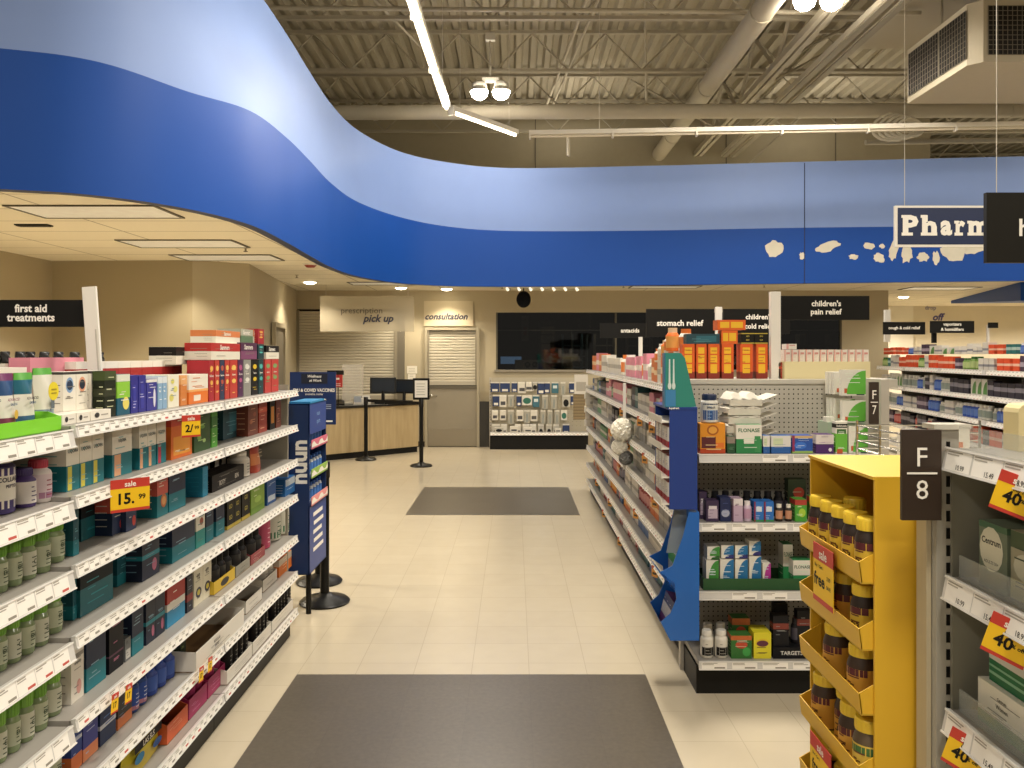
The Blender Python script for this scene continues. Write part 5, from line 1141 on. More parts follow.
# bath puffs on a clip strip
PF = mat('#f4f0e4', .9)
def puff(loc, r, label, col=PF, seed=0):
    m = MB(); rng = random.Random(seed); n = 90
    m.lathe([(r * .75 * math.sin(PI * k / 8), -r * .75 * math.cos(PI * k / 8)) for k in range(9)], col, 12)
    for i in range(n):
        z_ = 1 - 2 * (i + .5) / n; a = i * 2.39996; q = math.sqrt(1 - z_ * z_); d = Vector((q * math.cos(a), q * math.sin(a), z_)); u = d.orthogonal().normalized(); w = d.cross(u); s = r * .28; rot = rng.random() * PI
        u2 = u * math.cos(rot) + w * math.sin(rot); w2 = d.cross(u2); c = d * r * .72
        pts = [tuple(c)] + [tuple(c + d * r * (.27 + .05 * math.sin(4 * t)) + u2 * s * math.cos(t) + w2 * s * math.sin(t)) for t in [2 * PI * j / 6 for j in range(6)]]
        m.add(pts, [(0, 1 + j, 1 + (j + 1) % 6) for j in range(6)], col)
    o = m.build('bath_puff', None, loc); tag(o, label, 'bath puff')
MB().build
strip_x = .87; yy = F * strip_x / (625 - 514)
def pz(py, d): return H - (py - 355) * d / F
m = MB(); m.box(-.012, .012, -.002, .002, pz(470, yy), LR[0] - .04, mat('#cfcac0', .3)); o = m.build('clip_strip', None, (strip_x, yy + .03, 0)); tag(o, 'clear clip strip hanging from the top antacid shelf', 'clip strip')
puff((strip_x - .03, yy - .07, pz(429, yy)), .088, 'large white bath puff hanging beside the antacid shelves', seed=1)
puff((strip_x - .05, yy - .05, pz(446, yy)), .062, 'smaller white bath puff hanging under the large one', seed=2)
puff((strip_x + .0, yy - .06, pz(457, yy)), .055, 'grey bath puff hanging lowest on the clip strip', mat('#8d8c88', .9), 3)
m = MB(); y2 = 10.26; x2 = P(594, 0, y2)[0]
for k in range(6):
    z0 = pz(426, y2) + .085 * k; m.box(-.12 + .015 * (k % 2), .11, -.025, .015, z0, z0 + .08, '#d8d1c0'); m.box(-.05, .04, -.027, -.025, z0 + .02, z0 + .05, '#a8a294')
o = m.build('bandage_strip', None, (x2, y2, 0)); tag(o, 'strip of white bandage packs hanging at the far end of the antacid shelves', 'bandages')

# ================================================================== END CAP
EX0, EX1, EY = .905, 1.80, 4.08
gondola('end_cap_shelving', 'pegboard end cap unit with four white shelves facing the aisle crossing', (EX0, EY, 0), 0, EX1 - EX0, [1.19, .852, .515, .172], .375, 61, panel='#b9b3a5', top=1.548, pegb=True, tagw=.13, railh=.042, dense=.75)
tag(MB().box(EX0 - .03, 1.86, EY + .366, EY + .44, 1.525, 1.5485, mat('#c4beb0', .45)).build('top_cap_rail'), 'pale steel rail capping the end cap pegboard', 'rail')
tag(MB().box(EX0 + .02, 2.1, EY + .45, 4.93, 1.50, 1.548, mat('#b9b3a5', .5)).build('top_ledge'), 'flat ledge behind the end cap carrying the orange boxes', 'shelf')
EP = ['on the upper end cap shelf', 'on the second end cap shelf', 'on the third end cap shelf', 'on the end cap base shelf']
EZ = [1.19, .852, .515, .172]
def E(lv, px0, px1, h, key, n=1, depth=.08, back=0., dz=0., place=None, hp=None):
    d = EY + .03 + back; a = (px0 - 514) * d / F; c = (px1 - 514) * d / F; w = (c - a) / n
    if hp: h = hp * d / F
    rd = ST[key][2] in ('bottle', 'jar', 'sbottle', 'can')
    for i in range(n):
        ww = w - .003; dep = ww if rd else depth
        put(key, place or EP[lv], (a + w * (i + .5), d + dep / 2, EZ[lv] + dz + .001), ww, dep, h, 0, a + w * i)
S('naq', 'vitamin_box', 'yellow-orange box with a flower emblem and maroon band', 'box', 'box', c='#dc8f24', b=[(0, .16, '#b8441c')], p=[(.05, .62, .18, .55, '#5a2228'), (.62, .95, .2, .36, '#d9702a')], o=[(.5, .78, .24, .17, '#a85a1c'), (.5, .78, .17, .12, '#e0a040')], fp='#e8c890')
S('blk', 'laxative_bottle', 'navy capped bottle with white and blue label', 'bottle', 'bottle', c='#d8d4ca', cap='#1a2848', lab='#d9d6cc', hc=.2, rc=.85, sh=.06, lt=[('bleach', .5, .72, .14, '#20242c')], lp=[(0, 1, 0, .55, '#1f4f8c'), (0, 1, .86, .93, '#2a3a58')], fp='#7fa0c8')
S('flo', 'allergy_box', 'white and green peaked allergy carton', 'box', 'box', c='#2a8048', b=[(.5, 1, '#e4dfd2')], p=[(.3, .7, .34, .5, '#e4dfd2'), (.72, .95, .05, .6, '#3a8a50')], t=[('FLONASE', .5, .8, .13, '#2a6a44')], fp='#cfe0c8')
S('dgr', 'allergy_box', 'dark green allergy box', 'box', 'box', c='#1f4a2c', b=[(.6, 1, '#8a7a70')], fp='#6f9a78')
S('blw', 'allergy_box', 'white and blue allergy box', 'box', 'box', c='#245a9c', b=[(.38, 1, '#d8d4cc')], p=[(.1, .6, .45, .85, '#c6d0a8')], fp='#8a94a8')
S('blc', 'allergy_box', 'blue, red and green allergy box', 'box', 'box', c='#2450a0', b=[(0, .15, '#8fae5c'), (.85, 1, '#c8a87a')], p=[(0, .12, .1, 1, '#8a2c50')], o=[(.4, .45, .3, .2, '#3a6fc4')], fp='#c8d4e8')
S('prw', 'allergy_box', 'purple and white allergy box', 'box', 'box', c='#4a2464', b=[(.5, 1, '#dcd2cc')], o=[(.8, .2, .1, .1, '#e0d8e0')], fp='#a890b0')
S('zyr', 'allergy_carton', 'large white carton with green arc', 'box', 'carton', c='#dfdbcd', arc=[(.22, 1, .06, .97, '#5fae3c')], p=[(.12, 1, .1, .28, '#c05a34'), (.62, .95, .02, .1, '#20283c'), (.72, .88, .4, .7, '#bcd4b0')], fp='#e8f0dc')
S('grw', 'sleep_aid_box', 'slim white and green box', 'box', 'box', c='#e0dccd', b=[(.05, .62, '#68b03c'), (.8, .93, '#26251f')], p=[(.1, .9, .62, .76, '#3f6a34'), (.1, .6, .0, .14, '#c0582c')], t=[('Robitussin', .5, .865, .06, '#e8e4d8')], fp='#e8f0dc')
S('wht', 'plain_carton', 'plain white slim carton', 'box', 'carton', c='#e0dccf')
E(0, 700, 725.5, 0, 'naq', hp=30, depth=.07); E(0, 702.5, 720, 0, 'blk', hp=28.5, dz=.152, place='standing on the yellow-orange vitamin box')
E(0, 727, 735.5, 0, 'dgr', hp=17, depth=.12); E(0, 736, 762, 0, 'flo', hp=29, depth=.09); E(0, 763, 770, 0, 'blw', hp=18); E(0, 771, 791, 0, 'blw', hp=18); E(0, 792, 813, 0, 'blc', hp=18); E(0, 816, 834, 0, 'prw', hp=19)
E(0, 835.5, 847.5, 0, 'grw', hp=32, depth=.05); E(0, 848.5, 868, 0, 'zyr', hp=27, depth=.05)
E(0, 826, 834.5, 0, 'wht', 2, hp=33, depth=.05, back=.15)
for t in range(2):
    for k in range(4): E(0, 827 + k * 5 - t, 866 - (0 if k == 0 else 0), 0, 'zyr', hp=26 if t else 22, depth=.03, back=.145 - .034 * k, dz=[.15, .285][t], place=['in the lower overlapping stack by the end cap post', 'in the upper overlapping stack by the end cap post'][t]) if k == 3 else E(0, 828 + k * 3.5 - t, 848 + k * 3.5, 0, 'zyr', hp=22, depth=.03, back=.25 - .034 * k, dz=[.15, .285][t], place=['behind the lower end cap stack', 'behind the upper end cap stack'][t])
# support for the stacked cartons: a clear riser
d = EY + .17; m = MB(); a = (827 - 514) * d / F; c = (868 - 514) * d / F; m.box(a, c, d - .01, d + .13, 1.19, 1.335, mat('#a8b8a0', .4)); tag(m.build('carton_riser'), 'pale block under the overlapping green and white cartons', 'riser')
# moulded pulp trays
d = EY + .16
for k in range(6):
    m = MB(); w, h_, dp = .17, .045, .16; PU = mat('#d5cfc0', .9, noise=.06, nscale=30, bump=.3)
    xs = [-w / 2 + w * i / 10 for i in range(11)]; vs = []; 
    for j, yv in enumerate((-dp / 2, -dp / 2 + .02, dp / 2 - .02, dp / 2)):
        for i, x in enumerate(xs):
            e = .02 if (j in (1, 2) and 0 < i < 10) else 0
            z = (.03 + .012 * math.sin(i * 1.3 + k)) if e else (.006 + .006 * math.sin(i * 2.1 + k))
            vs.append((x, yv, z))
    n = len(vs); vs += [(a_, b_, c_ - .006) for a_, b_, c_ in vs]; fs = []
    for j in range(3):
        for i in range(10): q = j * 11 + i; fs += [(q, q + 1, q + 12, q + 11), (n + q + 11, n + q + 12, n + q + 1, n + q)]
    m.add(vs, fs, PU, True); m.box(-w / 2, w / 2, -dp / 2, -dp / 2 + .003, -.028, .003, PU); m.box(w / 2 - .003, w / 2, -dp / 2, dp / 2, -.02, .005, PU); m.box(-w / 2, -w / 2 + .003, -dp / 2, dp / 2, -.02, .005, PU)
    m.add([(w / 2, -dp / 2, 0), (w / 2 + .09, -dp / 2 + .02, .028), (w / 2 + .09, dp / 2, .03), (w / 2, dp / 2, 0)], [(0, 1, 2, 3), (3, 2, 1, 0)], PU)
    o = m.build('pulp_tray', None, (P(739 + (k % 2), 0, d)[0], d + .0, 1.222 + .046 * k), .03 * (k - 1.5)); o['category'] = 'packing tray'; REG.append((o, 'white moulded pulp packing tray in the pile', EP[0], -k, None, None))
# second shelf
for k, c, cap, lab, dsc, mk in (('e_pd', '#2c2238', '#1f1a2c', '#b8a8bc', 'dark purple eye care bottle', 'sbottle'), ('e_lw', '#c8b4c4', '#e4dcdc', '#b890a8', 'white and mauve bottle', 'sbottle'), ('e_bb', '#2a2018', '#e0dacb', '#c08a6a', 'brown bottle with a cream cap', 'sbottle'), ('e_kb', '#1c1b1e', '#26252a', '#44404a', 'black bottle', 'sbottle')):
    S(k, 'sleep_aid_bottle', dsc, mk, 'bottle', c=c, cap=cap, lab=lab)
S('e_b1', 'eye_care_box', 'dark purple and pale box', 'box', 'box', c='#3a2a48', p=[(.15, .9, .15, .6, '#b9a8b8'), (.2, .85, .6, .75, '#d8d0d4')], fp='#5a4468')
S('e_b2', 'eye_care_box', 'navy box with a silver oval', 'box', 'box', c='#18234c', o=[(.5, .35, .4, .16, '#a0a4b8')], fp='#5a68a0')
S('e_b3', 'eye_care_box', 'mauve and white box', 'box', 'box', c='#b8a0b4', b=[(.7, 1, '#d8d0d0')], p=[(.0, .12, 0, 1, '#4a2444')], fp='#6a4a68')
S('e_b4', 'eye_care_box', 'bright blue and red box', 'box', 'box', c='#2a6cb8', p=[(0, .14, 0, 1, '#8c2430'), (.2, .8, .5, .75, '#d4dce4')], b=[(0, .1, '#3a8a50')], fp='#c8d8ec')
S('e_b5', 'cold_remedy_box', 'green box with a red top', 'box', 'box', c='#4a9a34', b=[(.75, 1, '#a83a2c')], o=[(.6, .4, .3, .2, '#a8c83c')], fp='#d8e8b8')
S('e_b6', 'cold_remedy_box', 'dark green box with a red oval', 'box', 'box', c='#2a3a20', b=[(.0, .3, '#8a8a30')], o=[(.6, .65, .32, .14, '#b8402c')], fp='#c0b890')
E(1, 699, 707, 0, 'e_b1', hp=27, back=.07); E(1, 706, 719, 0, 'e_b1', hp=21); E(1, 720, 731, 0, 'e_b2', hp=24); E(1, 732, 743, 0, 'e_b3', hp=23); E(1, 744, 753, 0, 'e_lw', hp=20); E(1, 754, 774, 0, 'e_b4', 2, hp=20); E(1, 776, 784, 0, 'e_bb', hp=17); E(1, 786, 793, 0, 'e_bb', hp=17); E(1, 795, 807, 0, 'e_b5', hp=22)
E(1, 700, 796, 0, 'e_kb', 9, hp=25, back=.12, place='in the back row of the second end cap shelf'); E(1, 788, 806, 0, 'e_b6', hp=38, back=.11, depth=.06); E(1, 812, 862, 0, 'e_b5', 4, hp=24)
# third shelf: green tray with curved-stripe boxes
S('gry_tray', 'display_tray', 'long dark green display tray', 'tray', 'tray', c='#24502a', inner='#2a4a2c', front=.95)
E(2, 703, 812, .06, 'gry_tray', 1, .2, -.012)
for nm, c1, c2, dsc in (('z_g', '#3f8a3a', '#2a5a2c', 'white and green striped box'), ('z_b', '#1f6a9c', '#2a2c6c', 'white and blue striped box'), ('z_m', '#a8308c', '#5a2468', 'magenta striped box')):
    S(nm, 'allergy_relief_box', dsc, 'box', 'box', c='#dcd8cc', arc=[(.2, 1, .28, 1, c1), (.3, 1, 0, .3, c2)], p=[(.3, 1, .28, .38, '#a8483c')], fp='#d8e4ec', nfp=6)
E(2, 706, 719, 0, 'z_g', hp=27, dz=.008, back=.01); E(2, 720, 734, 0, 'z_b', hp=28, dz=.008, back=.01); E(2, 735, 748, 0, 'z_b', hp=28, dz=.008, back=.01); E(2, 749, 761.5, 0, 'z_b', hp=31, dz=.008, back=.01); E(2, 762.5, 771, 0, 'z_m', hp=24, dz=.008, back=.01)
E(2, 707, 720, 0, 'z_g', hp=13, dz=.146, back=.01, place='lying above the green tray'); E(2, 721, 734, 0, 'z_b', hp=13, dz=.152, back=.01, place='lying above the green tray'); E(2, 735, 748, 0, 'z_b', hp=13, dz=.152, back=.01, place='lying above the green tray'); E(2, 749, 761, 0, 'z_b', hp=14, dz=.167, back=.01, place='lying above the green tray')
S('flo2', 'allergy_box', 'white and green slant-front allergy carton', 'box', 'box', c='#2f8a50', b=[(.42, 1, '#e0dbce')], t=[('FLONASE', .5, .74, .12, '#2a5a44')], fp='#cfe0c8')
E(2, 793, 812, 0, 'flo2', hp=26, dz=.008, back=.03); E(2, 783, 793, 0, 'flo2', hp=38, dz=.008, back=.1, depth=.08); E(2, 813, 850, 0, 'flo2', 2, hp=26, back=.03)
# base shelf
S('wcap', 'laxative_bottle', 'white black-labelled bottle', 'bottle', 'bottle', c='#e2ddd0', cap='#e8e4da', lab='#dfdacd', hc=.2, rc=.72, lp=[(0, 1, 0, .55, '#1c1b1a')], fp='#9a958a')
E(3, 701.5, 715, 0, 'wcap', hp=27); E(3, 716, 729.5, 0, 'wcap', hp=27); E(3, 703, 715, 0, 'wcap', hp=27, back=.1, place='behind on the end cap base shelf'); E(3, 716, 728, 0, 'wcap', hp=27, back=.1, place='behind on the end cap base shelf')
S('mgr', 'cold_remedy_box', 'green box with orange and white lettering', 'box', 'box', c='#2f6a2c', b=[(.8, 1, '#b8602c')], o=[(.5, .6, .3, .16, '#b8482c'), (.75, .3, .2, .2, '#3f9a48')], fp='#e0e8c8')
S('yhl', 'throat_lozenge_box', 'bright yellow box with a maroon oval', 'box', 'box', c='#d8cc2c', o=[(.5, .6, .4, .16, '#d8b82c'), (.5, .58, .34, .12, '#5a2a3c')], fp='#6a5a2c')
S('drk', 'sleep_aid_box', 'black box with a red stripe', 'box', 'box', c='#1b1a1c', b=[(.55, .75, '#7a3428')], fp='#8a8a88')
S('tgt', 'display_tray', 'black display tray with white lettering', 'box', 'tray', c='#131316', t=[('TARGETS PAIN', .6, .5, .35, '#d8d4cc')])
E(3, 731, 752, 0, 'mgr', 1, hp=23); E(3, 732, 750, 0, 'mgr', hp=33, back=.1, place='standing taller behind on the end cap base shelf'); E(3, 753.5, 771.5, 0, 'yhl', hp=26, depth=.12)
E(3, 773, 815, .055, 'tgt', 1, .16); E(3, 773, 789, 0, 'drk', hp=30, dz=.056, depth=.06, back=.02); E(3, 774, 788, 0, 'drk', hp=42, back=.18, depth=.05, place='standing taller behind the black tray'); E(3, 792, 802, 0, 'e_kb', 1, hp=24, dz=.056, back=.05, place='standing in the black tray'); E(3, 797, 812, 0, 'drk', hp=33, dz=.056, back=.05, depth=.05, place='at the yellow display end of the black tray')
# orange row on the ledge
S('emc', 'vitamin_c_box', 'tall orange box with yellow ingredient panels', 'box', 'box', c='#de5c1c', b=[(0, .2, '#8a2c1c')], p=[(.18, .78, .72, .9, '#ecb828'), (.18, .78, .46, .68, '#ecb828'), (.18, .78, .16, .42, '#ecb828')], fp='#b8601c')
LZ = 1.549
def top(px0, px1, h, key, y=4.58, n=1, dep=.08, dz=0., place='on the ledge above the end cap'):
    a = (px0 - 514) * y / F; c = (px1 - 514) * y / F; w = (c - a) / n
    for i in range(n): put(key, place, (a + w * (i + .5), y + dep / 2, LZ + dz), w - .004, dep, h, 0, a + w * i)
for a, c in ((682, 695), (696, 707), (708, 720), (721.5, 734), (740, 753), (756, 768)): top(a, c, .192, 'emc')
S('emh', 'vitamin_c_carton', 'orange carton with yellow panels', 'box', 'carton', c='#e0641c', p=[(.1, .42, .2, .8, '#ecb828'), (.48, .9, .2, .8, '#ecb828')])
top(686, 720, .055, 'sjt' if 'sjt' in ST else 'dte', dz=.193, place='lying dark across the first orange boxes')
top(721, 738, .075, 'emh', dz=.193, place='standing in the middle over the orange boxes'); top(717, 746, .055, 'emh', dz=.27, place='topmost on the ledge above the end cap', dep=.1)
top(741, 768, .06, 'ykb', dz=.193, n=2, place='lying dark over the last orange boxes')
S('pkb', 'sinus_box', 'small white box with a pink side', 'box', 'box', c='#ddd5cc', p=[(0, .22, 0, 1, '#d8a49c'), (.3, .85, .65, .8, '#c88a84')], fp='#b8a8a0')
top(784, 869, .075, 'pkb', n=12, y=4.62, dep=.1, dz=.086, place='in the cream tray on the ledge')
m = MB(); a = (785 - 514) * 4.56 / F; c = (869.5 - 514) * 4.56 / F; CRM = mat('#dccfa0', .6); m.box(a, c, 4.556, 4.56, LZ, LZ + .095, CRM); m.box(a, c, 4.56, 4.75, LZ, LZ + .003, CRM); m.box(a - .003, a, 4.556, 4.75, LZ, LZ + .095, CRM); m.box(c, c + .003, 4.556, 4.75, LZ, LZ + .095, CRM); m.box(a, c, 4.565, 4.745, LZ + .003, LZ + .084, CRM)
tag(m.build('cream_tray'), 'long cream cardboard tray holding the small pink boxes', 'tray')
top(778.5, 783, .09, 'redb', y=4.6, place='squeezed beside the cream tray'); top(786, 797, .03, 'pkb', y=4.62, dz=.163, dep=.08, place='lying on top of the pink box row')
top(857, 868, .05, 'board', y=4.78, dz=.0, place='standing behind the pink boxes at the cream tray end')
# F 7 flag
def flag(x0, x1, y, z0, z1, num, label, loc_name='aisle_number_flag'):
    r = empty(loc_name, ((x0 + x1) / 2, y, z0), 0, label, 'sign'); w = x1 - x0; h = z1 - z0
    MB().box(-w / 2, w / 2, -.006, .006, 0, h, mat('#33261c', .45)).build('panel', r, bevel=.001)
    m = MB(); m.text('F', (0, -.0075, h * .7), (1, 0, 0), (0, 0, 1), h * .22, INK, bold=.0, maxw=w * .42); m.box(-w * .38, w * .38, -.0078, -.006, h * .51, h * .53, INK); m.text(num, (0, -.0075, h * .34), (1, 0, 0), (0, 0, 1), h * .22, INK, maxw=w * .42); m.build('lettering', r); return r
flag((869 - 514) * 4.0 / F, (878.5 - 514) * 4.0 / F, 4.0, pz(424, 4.0), pz(382, 4.0), '7', 'small brown flag lettered F 7 on the end cap post')
o = MB().box(1.80, 1.84, 4.06, 4.5, 0, 1.56, mat('#b5aea0', .5)).build('end_post'); tag(o, 'pale steel side post of the end cap carrying the F 7 flag', 'shelving post')

# ---- blue side displays on the end cap
BB = mat('#1c3b86', .4); BB2 = mat('#1f62b4', .35); WT = mat('#ddd8cc', .45)
r = empty('side_display', (.755, 4.02, .93), 0, 'navy side display with white shelves and a teal header on the end cap', 'display stand')
m = MB(); m.box(0, .135, 0, .006, 0, .485, BB); m.box(0, .135, .40, .406, 0, .485, BB); m.box(.129, .135, .006, .40, 0, .485, BB); m.box(-.01, .135, -.004, .41, .485, .497, BB); m.box(0, .129, .006, .4, 0, .006, BB); m.build('box', r)
m = MB()
for zz in (.02, .15, .29, .42): m.box(-.035, .128, .008, .398, zz, zz + .008, WT); m.box(-.038, -.035, .008, .398, zz - .004, zz + .03, WT)
m.build('white_shelf', r)
m = MB(); TL = mat('#2f8578', .4); TLB = mat('#2f6f9c', .4)
m.prism([(-.02, .497), (.10, .497), (.13, .5), (.075, .735), (.055, .76), (-.02, .76)], 1, .0, .008, TL); m.prism([(-.024, .497), (-.02, .497), (-.02, .76), (-.024, .76)], 1, -.0, .06, TLB)
m.quad((-.019, -.001, .5), (.03, -.001, .5), (.03, -.001, .58), (-.019, -.001, .58), '#3a7fb0')
for k in range(2): m.quad((-.005 + .02 * k, -.0015, .6), (.005 + .02 * k, -.0015, .6), (.003 + .02 * k, -.0015, .73), (-.003 + .02 * k, -.0015, .73), '#cfdcd8'); disc(m, .0 + .02 * k, .6, .009, .018, -.0018, '#cfdcd8', 10)
m.build('header_card', r); m = MB(); m.text('Aquafresh', (.02, -.0055, .491), (1, 0, 0), (0, 0, 1), .009, INK, bold=.03); m.build('lettering', r)
S('tbr', 'toothbrush_pack', 'red and white toothbrush pack', 'box', 'packet', c='#a8343c', b=[(.3, 1, '#d8d4cc')], fp='#5a6a8a')
for k, zz in enumerate((.02, .15, .29)):
    for j in range(4): put('tbr', ['on the low', 'on the middle', 'on the upper'][k] + ' shelf of the navy side display', (.755 + .02, 4.07 + .09 * j, .93 + zz + .009), .07, .05, .1, -PI / 2, -j)
r = empty('side_tray_display', (.755, 4.0, .30), 0, 'bright blue stepped display with two trays on the end cap side', 'display stand')
m = MB(); prof = [(.14, .0), (.0, .0), (-.045, .09), (-.0, .13), (.03, .2), (.02, .28), (-.05, .33), (.01, .36), (.06, .5), (.09, .62), (.14, .62)]
for yy0 in (.0, .315): m.prism(prof[::-1], 1, yy0, yy0 + .006, BB2)
m.box(.134, .14, .006, .315, 0, .62, BB2); m.build('side_panel', r)
m = MB(); m.quad((0, .0, 0), (0, .32, 0), (-.045, .32, .09), (-.045, .0, .09), BB2); m.quad((-.045, 0, .09), (-.045, .32, .09), (0, .32, 0), (0, 0, 0), BB2); m.box(0, .134, .006, .315, 0, .006, BB2); m.build('tray_lip', r)
m = MB(); m.add([(.02, .0, .24), (.02, .32, .24), (-.055, .32, .33), (-.055, .0, .33)], [(0, 1, 2, 3), (3, 2, 1, 0)], mat('#3b7fd0', .35)); m.box(.02, .134, .006, .315, .24, .246, BB2); m.build('tray_lip', r)
m = MB(); m.prism([(.0, .40), (.04, .62), (.10, .70), (.10, .40)][::-1], 1, .1, .104, mat('#9aa3a6', .3, alpha=.6)); m.build('blister_card', r)
S('blis', 'razor_pack', 'purple and white razor pack', 'box', 'packet', c='#6a3a6a', b=[(.32, .7, '#c8c4c0'), (.7, 1, '#2a3a6a')], fp='#d8d0d8')
S('blig', 'razor_pack', 'green and silver razor pack', 'box', 'packet', c='#a8aca4', b=[(.6, 1, '#3f9a3c')], fp='#4a4a48')
for j in range(4): put('blis', 'in the lower tray of the bright blue display', (.755 + .02, 4.05 + .07 * j, .308), .075, .05, .15, -PI / 2, -j, tilt=(-.25, 0)); put('blig', 'in the upper tray of the bright blue display', (.755 + .07, 4.05 + .07 * j, .548), .075, .05, .14, -PI / 2, -j)

# ================================================================== YELLOW VITAMIN DISPLAY
YM = mat('#deb02e', .45, noise=.03); YD = mat('#c79f2c', .5)
X0, X1, Y0, Y1, ZT = .915, 1.20, 2.10, 2.56, 1.363
r = empty('vitamin_display', (X0, Y0, 0), 0, 'tall yellow cardboard display of vitamin jars with slanted trays', 'display stand'); W_ = X1 - X0; D_ = Y1 - Y0
MB().box(0, W_, 0, .008, 0, ZT, YM).build('near_panel', r); MB().box(0, W_, D_ - .008, D_, 0, ZT, YM).build('far_panel', r); MB().box(W_ - .008, W_, .008, D_ - .008, 0, ZT, YD).build('back_panel', r)
MB().box(-.005, W_, 0, D_, ZT, ZT + .008, YM).build('top_panel', r)
TZ = [1.10, .93, .765, .58, .39, .2]
for k, zt_ in enumerate(TZ):
    m = MB(); m.box(-.03, W_ - .01, .01, D_ - .01, zt_ - .004, zt_, YD)
    m.prism([(-.037, zt_ + .052), (-.034, zt_ + .052), (-.027, zt_), (-.031, zt_)][::-1], 1, .01, D_ - .01, YM)
    for y in (.01, D_ - .014): m.prism([(-.03, zt_), (.03, zt_), (.03, zt_ + .09), (-.036, zt_ + .052)][::-1], 1, y, y + .004, YM)
    m.build('slanted_tray', r)
for k, c, lab, dsc in (('v_r', '#2a1c14', '#dcb83a', 'dark yellow-capped vitamin jar'), ('v_c', '#3c2a1c', '#d9a03a', 'brown yellow-capped vitamin jar'), ('v_g', '#5a4a34', '#d8b84a', 'amber gummy jar with green label')):
    S(k, 'vitamin_jar', dsc, 'jar', 'jar', c=mat(c, .12) and c, cap='#e6c336', lab=lab, hc=.2, rc=.88, sh=.18, l0=.04, fp='#6a3a20', lt=[('D3' if k == 'v_r' else 'C', .5, .42, .2, '#4a2a1c')], lp=[(0, 1, .78, 1, '#5a1f24')] if k != 'v_g' else [(0, 1, .72, .95, '#3f6a34'), (0, 1, 0, .12, '#c8842c')])
rows = [[(838, 'v_r', 0), (.0, 0, 0)], ]
def jar(tr, y, key, back=0., w=.072, h=.155, pl=None):
    put(key, pl or f'in the {["top","second","third","fourth","fifth","sixth"][tr]} tray of the yellow display', (X0 + .012 + back, Y0 + y, TZ[tr] + .001), w, w, h, -PI / 2 + .45, -y)
for y in (.06, .145, .23, .315, .40): jar(0, y, 'v_r')
jar(0, .36, 'v_r', .085, pl='in the back of the top tray of the yellow display')
for y, k in ((.09, 'v_r'), (.21, 'v_c'), (.33, 'v_c')): jar(1, y, k, w=.07, h=.145)
for y, k in ((.10, 'v_c'), (.27, 'v_c')): jar(2, y, k, w=.08, h=.148)
for y, k, b_ in ((.06, 'v_g', 0), (.155, 'v_c', 0), (.26, 'v_c', .03), (.36, 'v_c', 0)): jar(3, y, k, b_, w=.082, h=.155)
for y, k in ((.08, 'v_g'), (.2, 'v_c'), (.32, 'v_c')): jar(4, y, k, w=.08, h=.15)
for k, (tr, y, w, h) in enumerate(((0, .23, .15, .165), (3, .25, .16, .14))):
    sale_sign((X0 - .045, Y0 + y, TZ[tr] - h + (.04 if k == 0 else .0)), -PI / 2, w, h, [('Buy 1 Get 1', .3, .62, .06), ('free', .32, .4, .22), ('3.99', .78, .5, .07), ('SAVE', .78, .35, .06)], ['on the upper trays of the yellow display', 'on the lower trays of the yellow display'][k], 0)
# loose card flap in tray
# wire rack behind
CH = mat('#b9b6ac', .2, .9)
r = empty('wire_rack', (1.26, 2.66, 1.30), 0, 'chrome wire fence rack behind the yellow display', 'rack')
m = MB()
for k in range(5): m.bar((0, 0, .01 + .028 * k), (0, .38, .01 + .028 * k), .003, CH, 6); m.bar((0, .38, .01 + .028 * k), (.45, .38, .01 + .028 * k), .003, CH, 6)
m.build('wire', r); 
for p in ((0, 0), (0, .19), (0, .38), (.45, .38)): MB().bar((p[0], p[1], 0), (p[0], p[1], .14), .005, CH, 6).build('post', r)
r = empty('rear_counter_shelf', (1.2, 2.6, 0), 0, 'white ledge unit under the chrome wire rack', 'shelf'); MB().box(0, .75, 0, .5, 1.26, 1.3, WHITE).build('ledge', r); MB().box(.02, .73, .02, .48, 0, 1.26, mat('#a8a294', .5)).build('body', r)
S('wcd', 'leaflet_box', 'white box with an orange and black arrow', 'box', 'box', c='#dcd6c6', p=[(.3, .8, .4, .55, '#c86a34'), (.25, .6, .3, .4, '#26221e')])
put('wcd', 'inside the chrome wire rack', (1.4, 2.85, 1.301), .14, .05, .11, 0)
put('wcd', 'behind the chrome wire rack', (1.55, 2.95, 1.301), .12, .05, .13, 0)

# ================================================================== MULTIVITAMIN UNIT (near, faces the aisle)
NX = 1.055
gondola('multivitamin_bay', 'grey multivitamin shelving bay with large price rails close to the F 8 flag', (NX, 2.0, 0), -PI / 2, 1.2, [1.455, 1.145, .825, .50, .17], .42, 91, panel='#6f6c60', top=1.46, tagw=.115, railh=.058, prices=['10.99', '15.49', '18.99', '12.49', '7.29', '6.89'], ends=(False, True))
r = empty('slotted_post', (NX - .01, 2.03, 0), 0, 'grey slotted steel post at the end of the multivitamin unit', 'shelving post')
m = MB(); m.box(-.02, .035, -.02, .02, 0, 1.50, mat('#aaa598', .45)); m.box(-.034, -.022, .0, .05, 0, 1.49, mat('#b9ad90', .55)); m.build('column', r)
m = MB(); z = .1
while z < 1.47: m.box(.004, .013, -.0215, -.02, z, z + .026, '#12110e'); z += .042
m.build('slot_pattern', r); MB().box(-.03, .06, -.03, .03, 1.5, 1.512, mat('#c4bfb0', .4)).build('cap', r)
flag((901 - 514) * 1.99 / F, (940.5 - 514) * 1.99 / F, 1.99, pz(520, 1.99), pz(429.5, 1.99), '8', 'brown flag lettered F 8 fixed to the slotted post')
CL = mat('#c9ccc4', .1, alpha=.28)
for k, z in enumerate((1.455, 1.145, .825)):
    r = tag(MB().box(NX + .012, NX + .016, .82, 1.985, z + .001, z + .055, CL).build('clear_guard'), f'clear plastic guard strip along the {["top","second","third"][k]} multivitamin shelf', 'shelf guard')
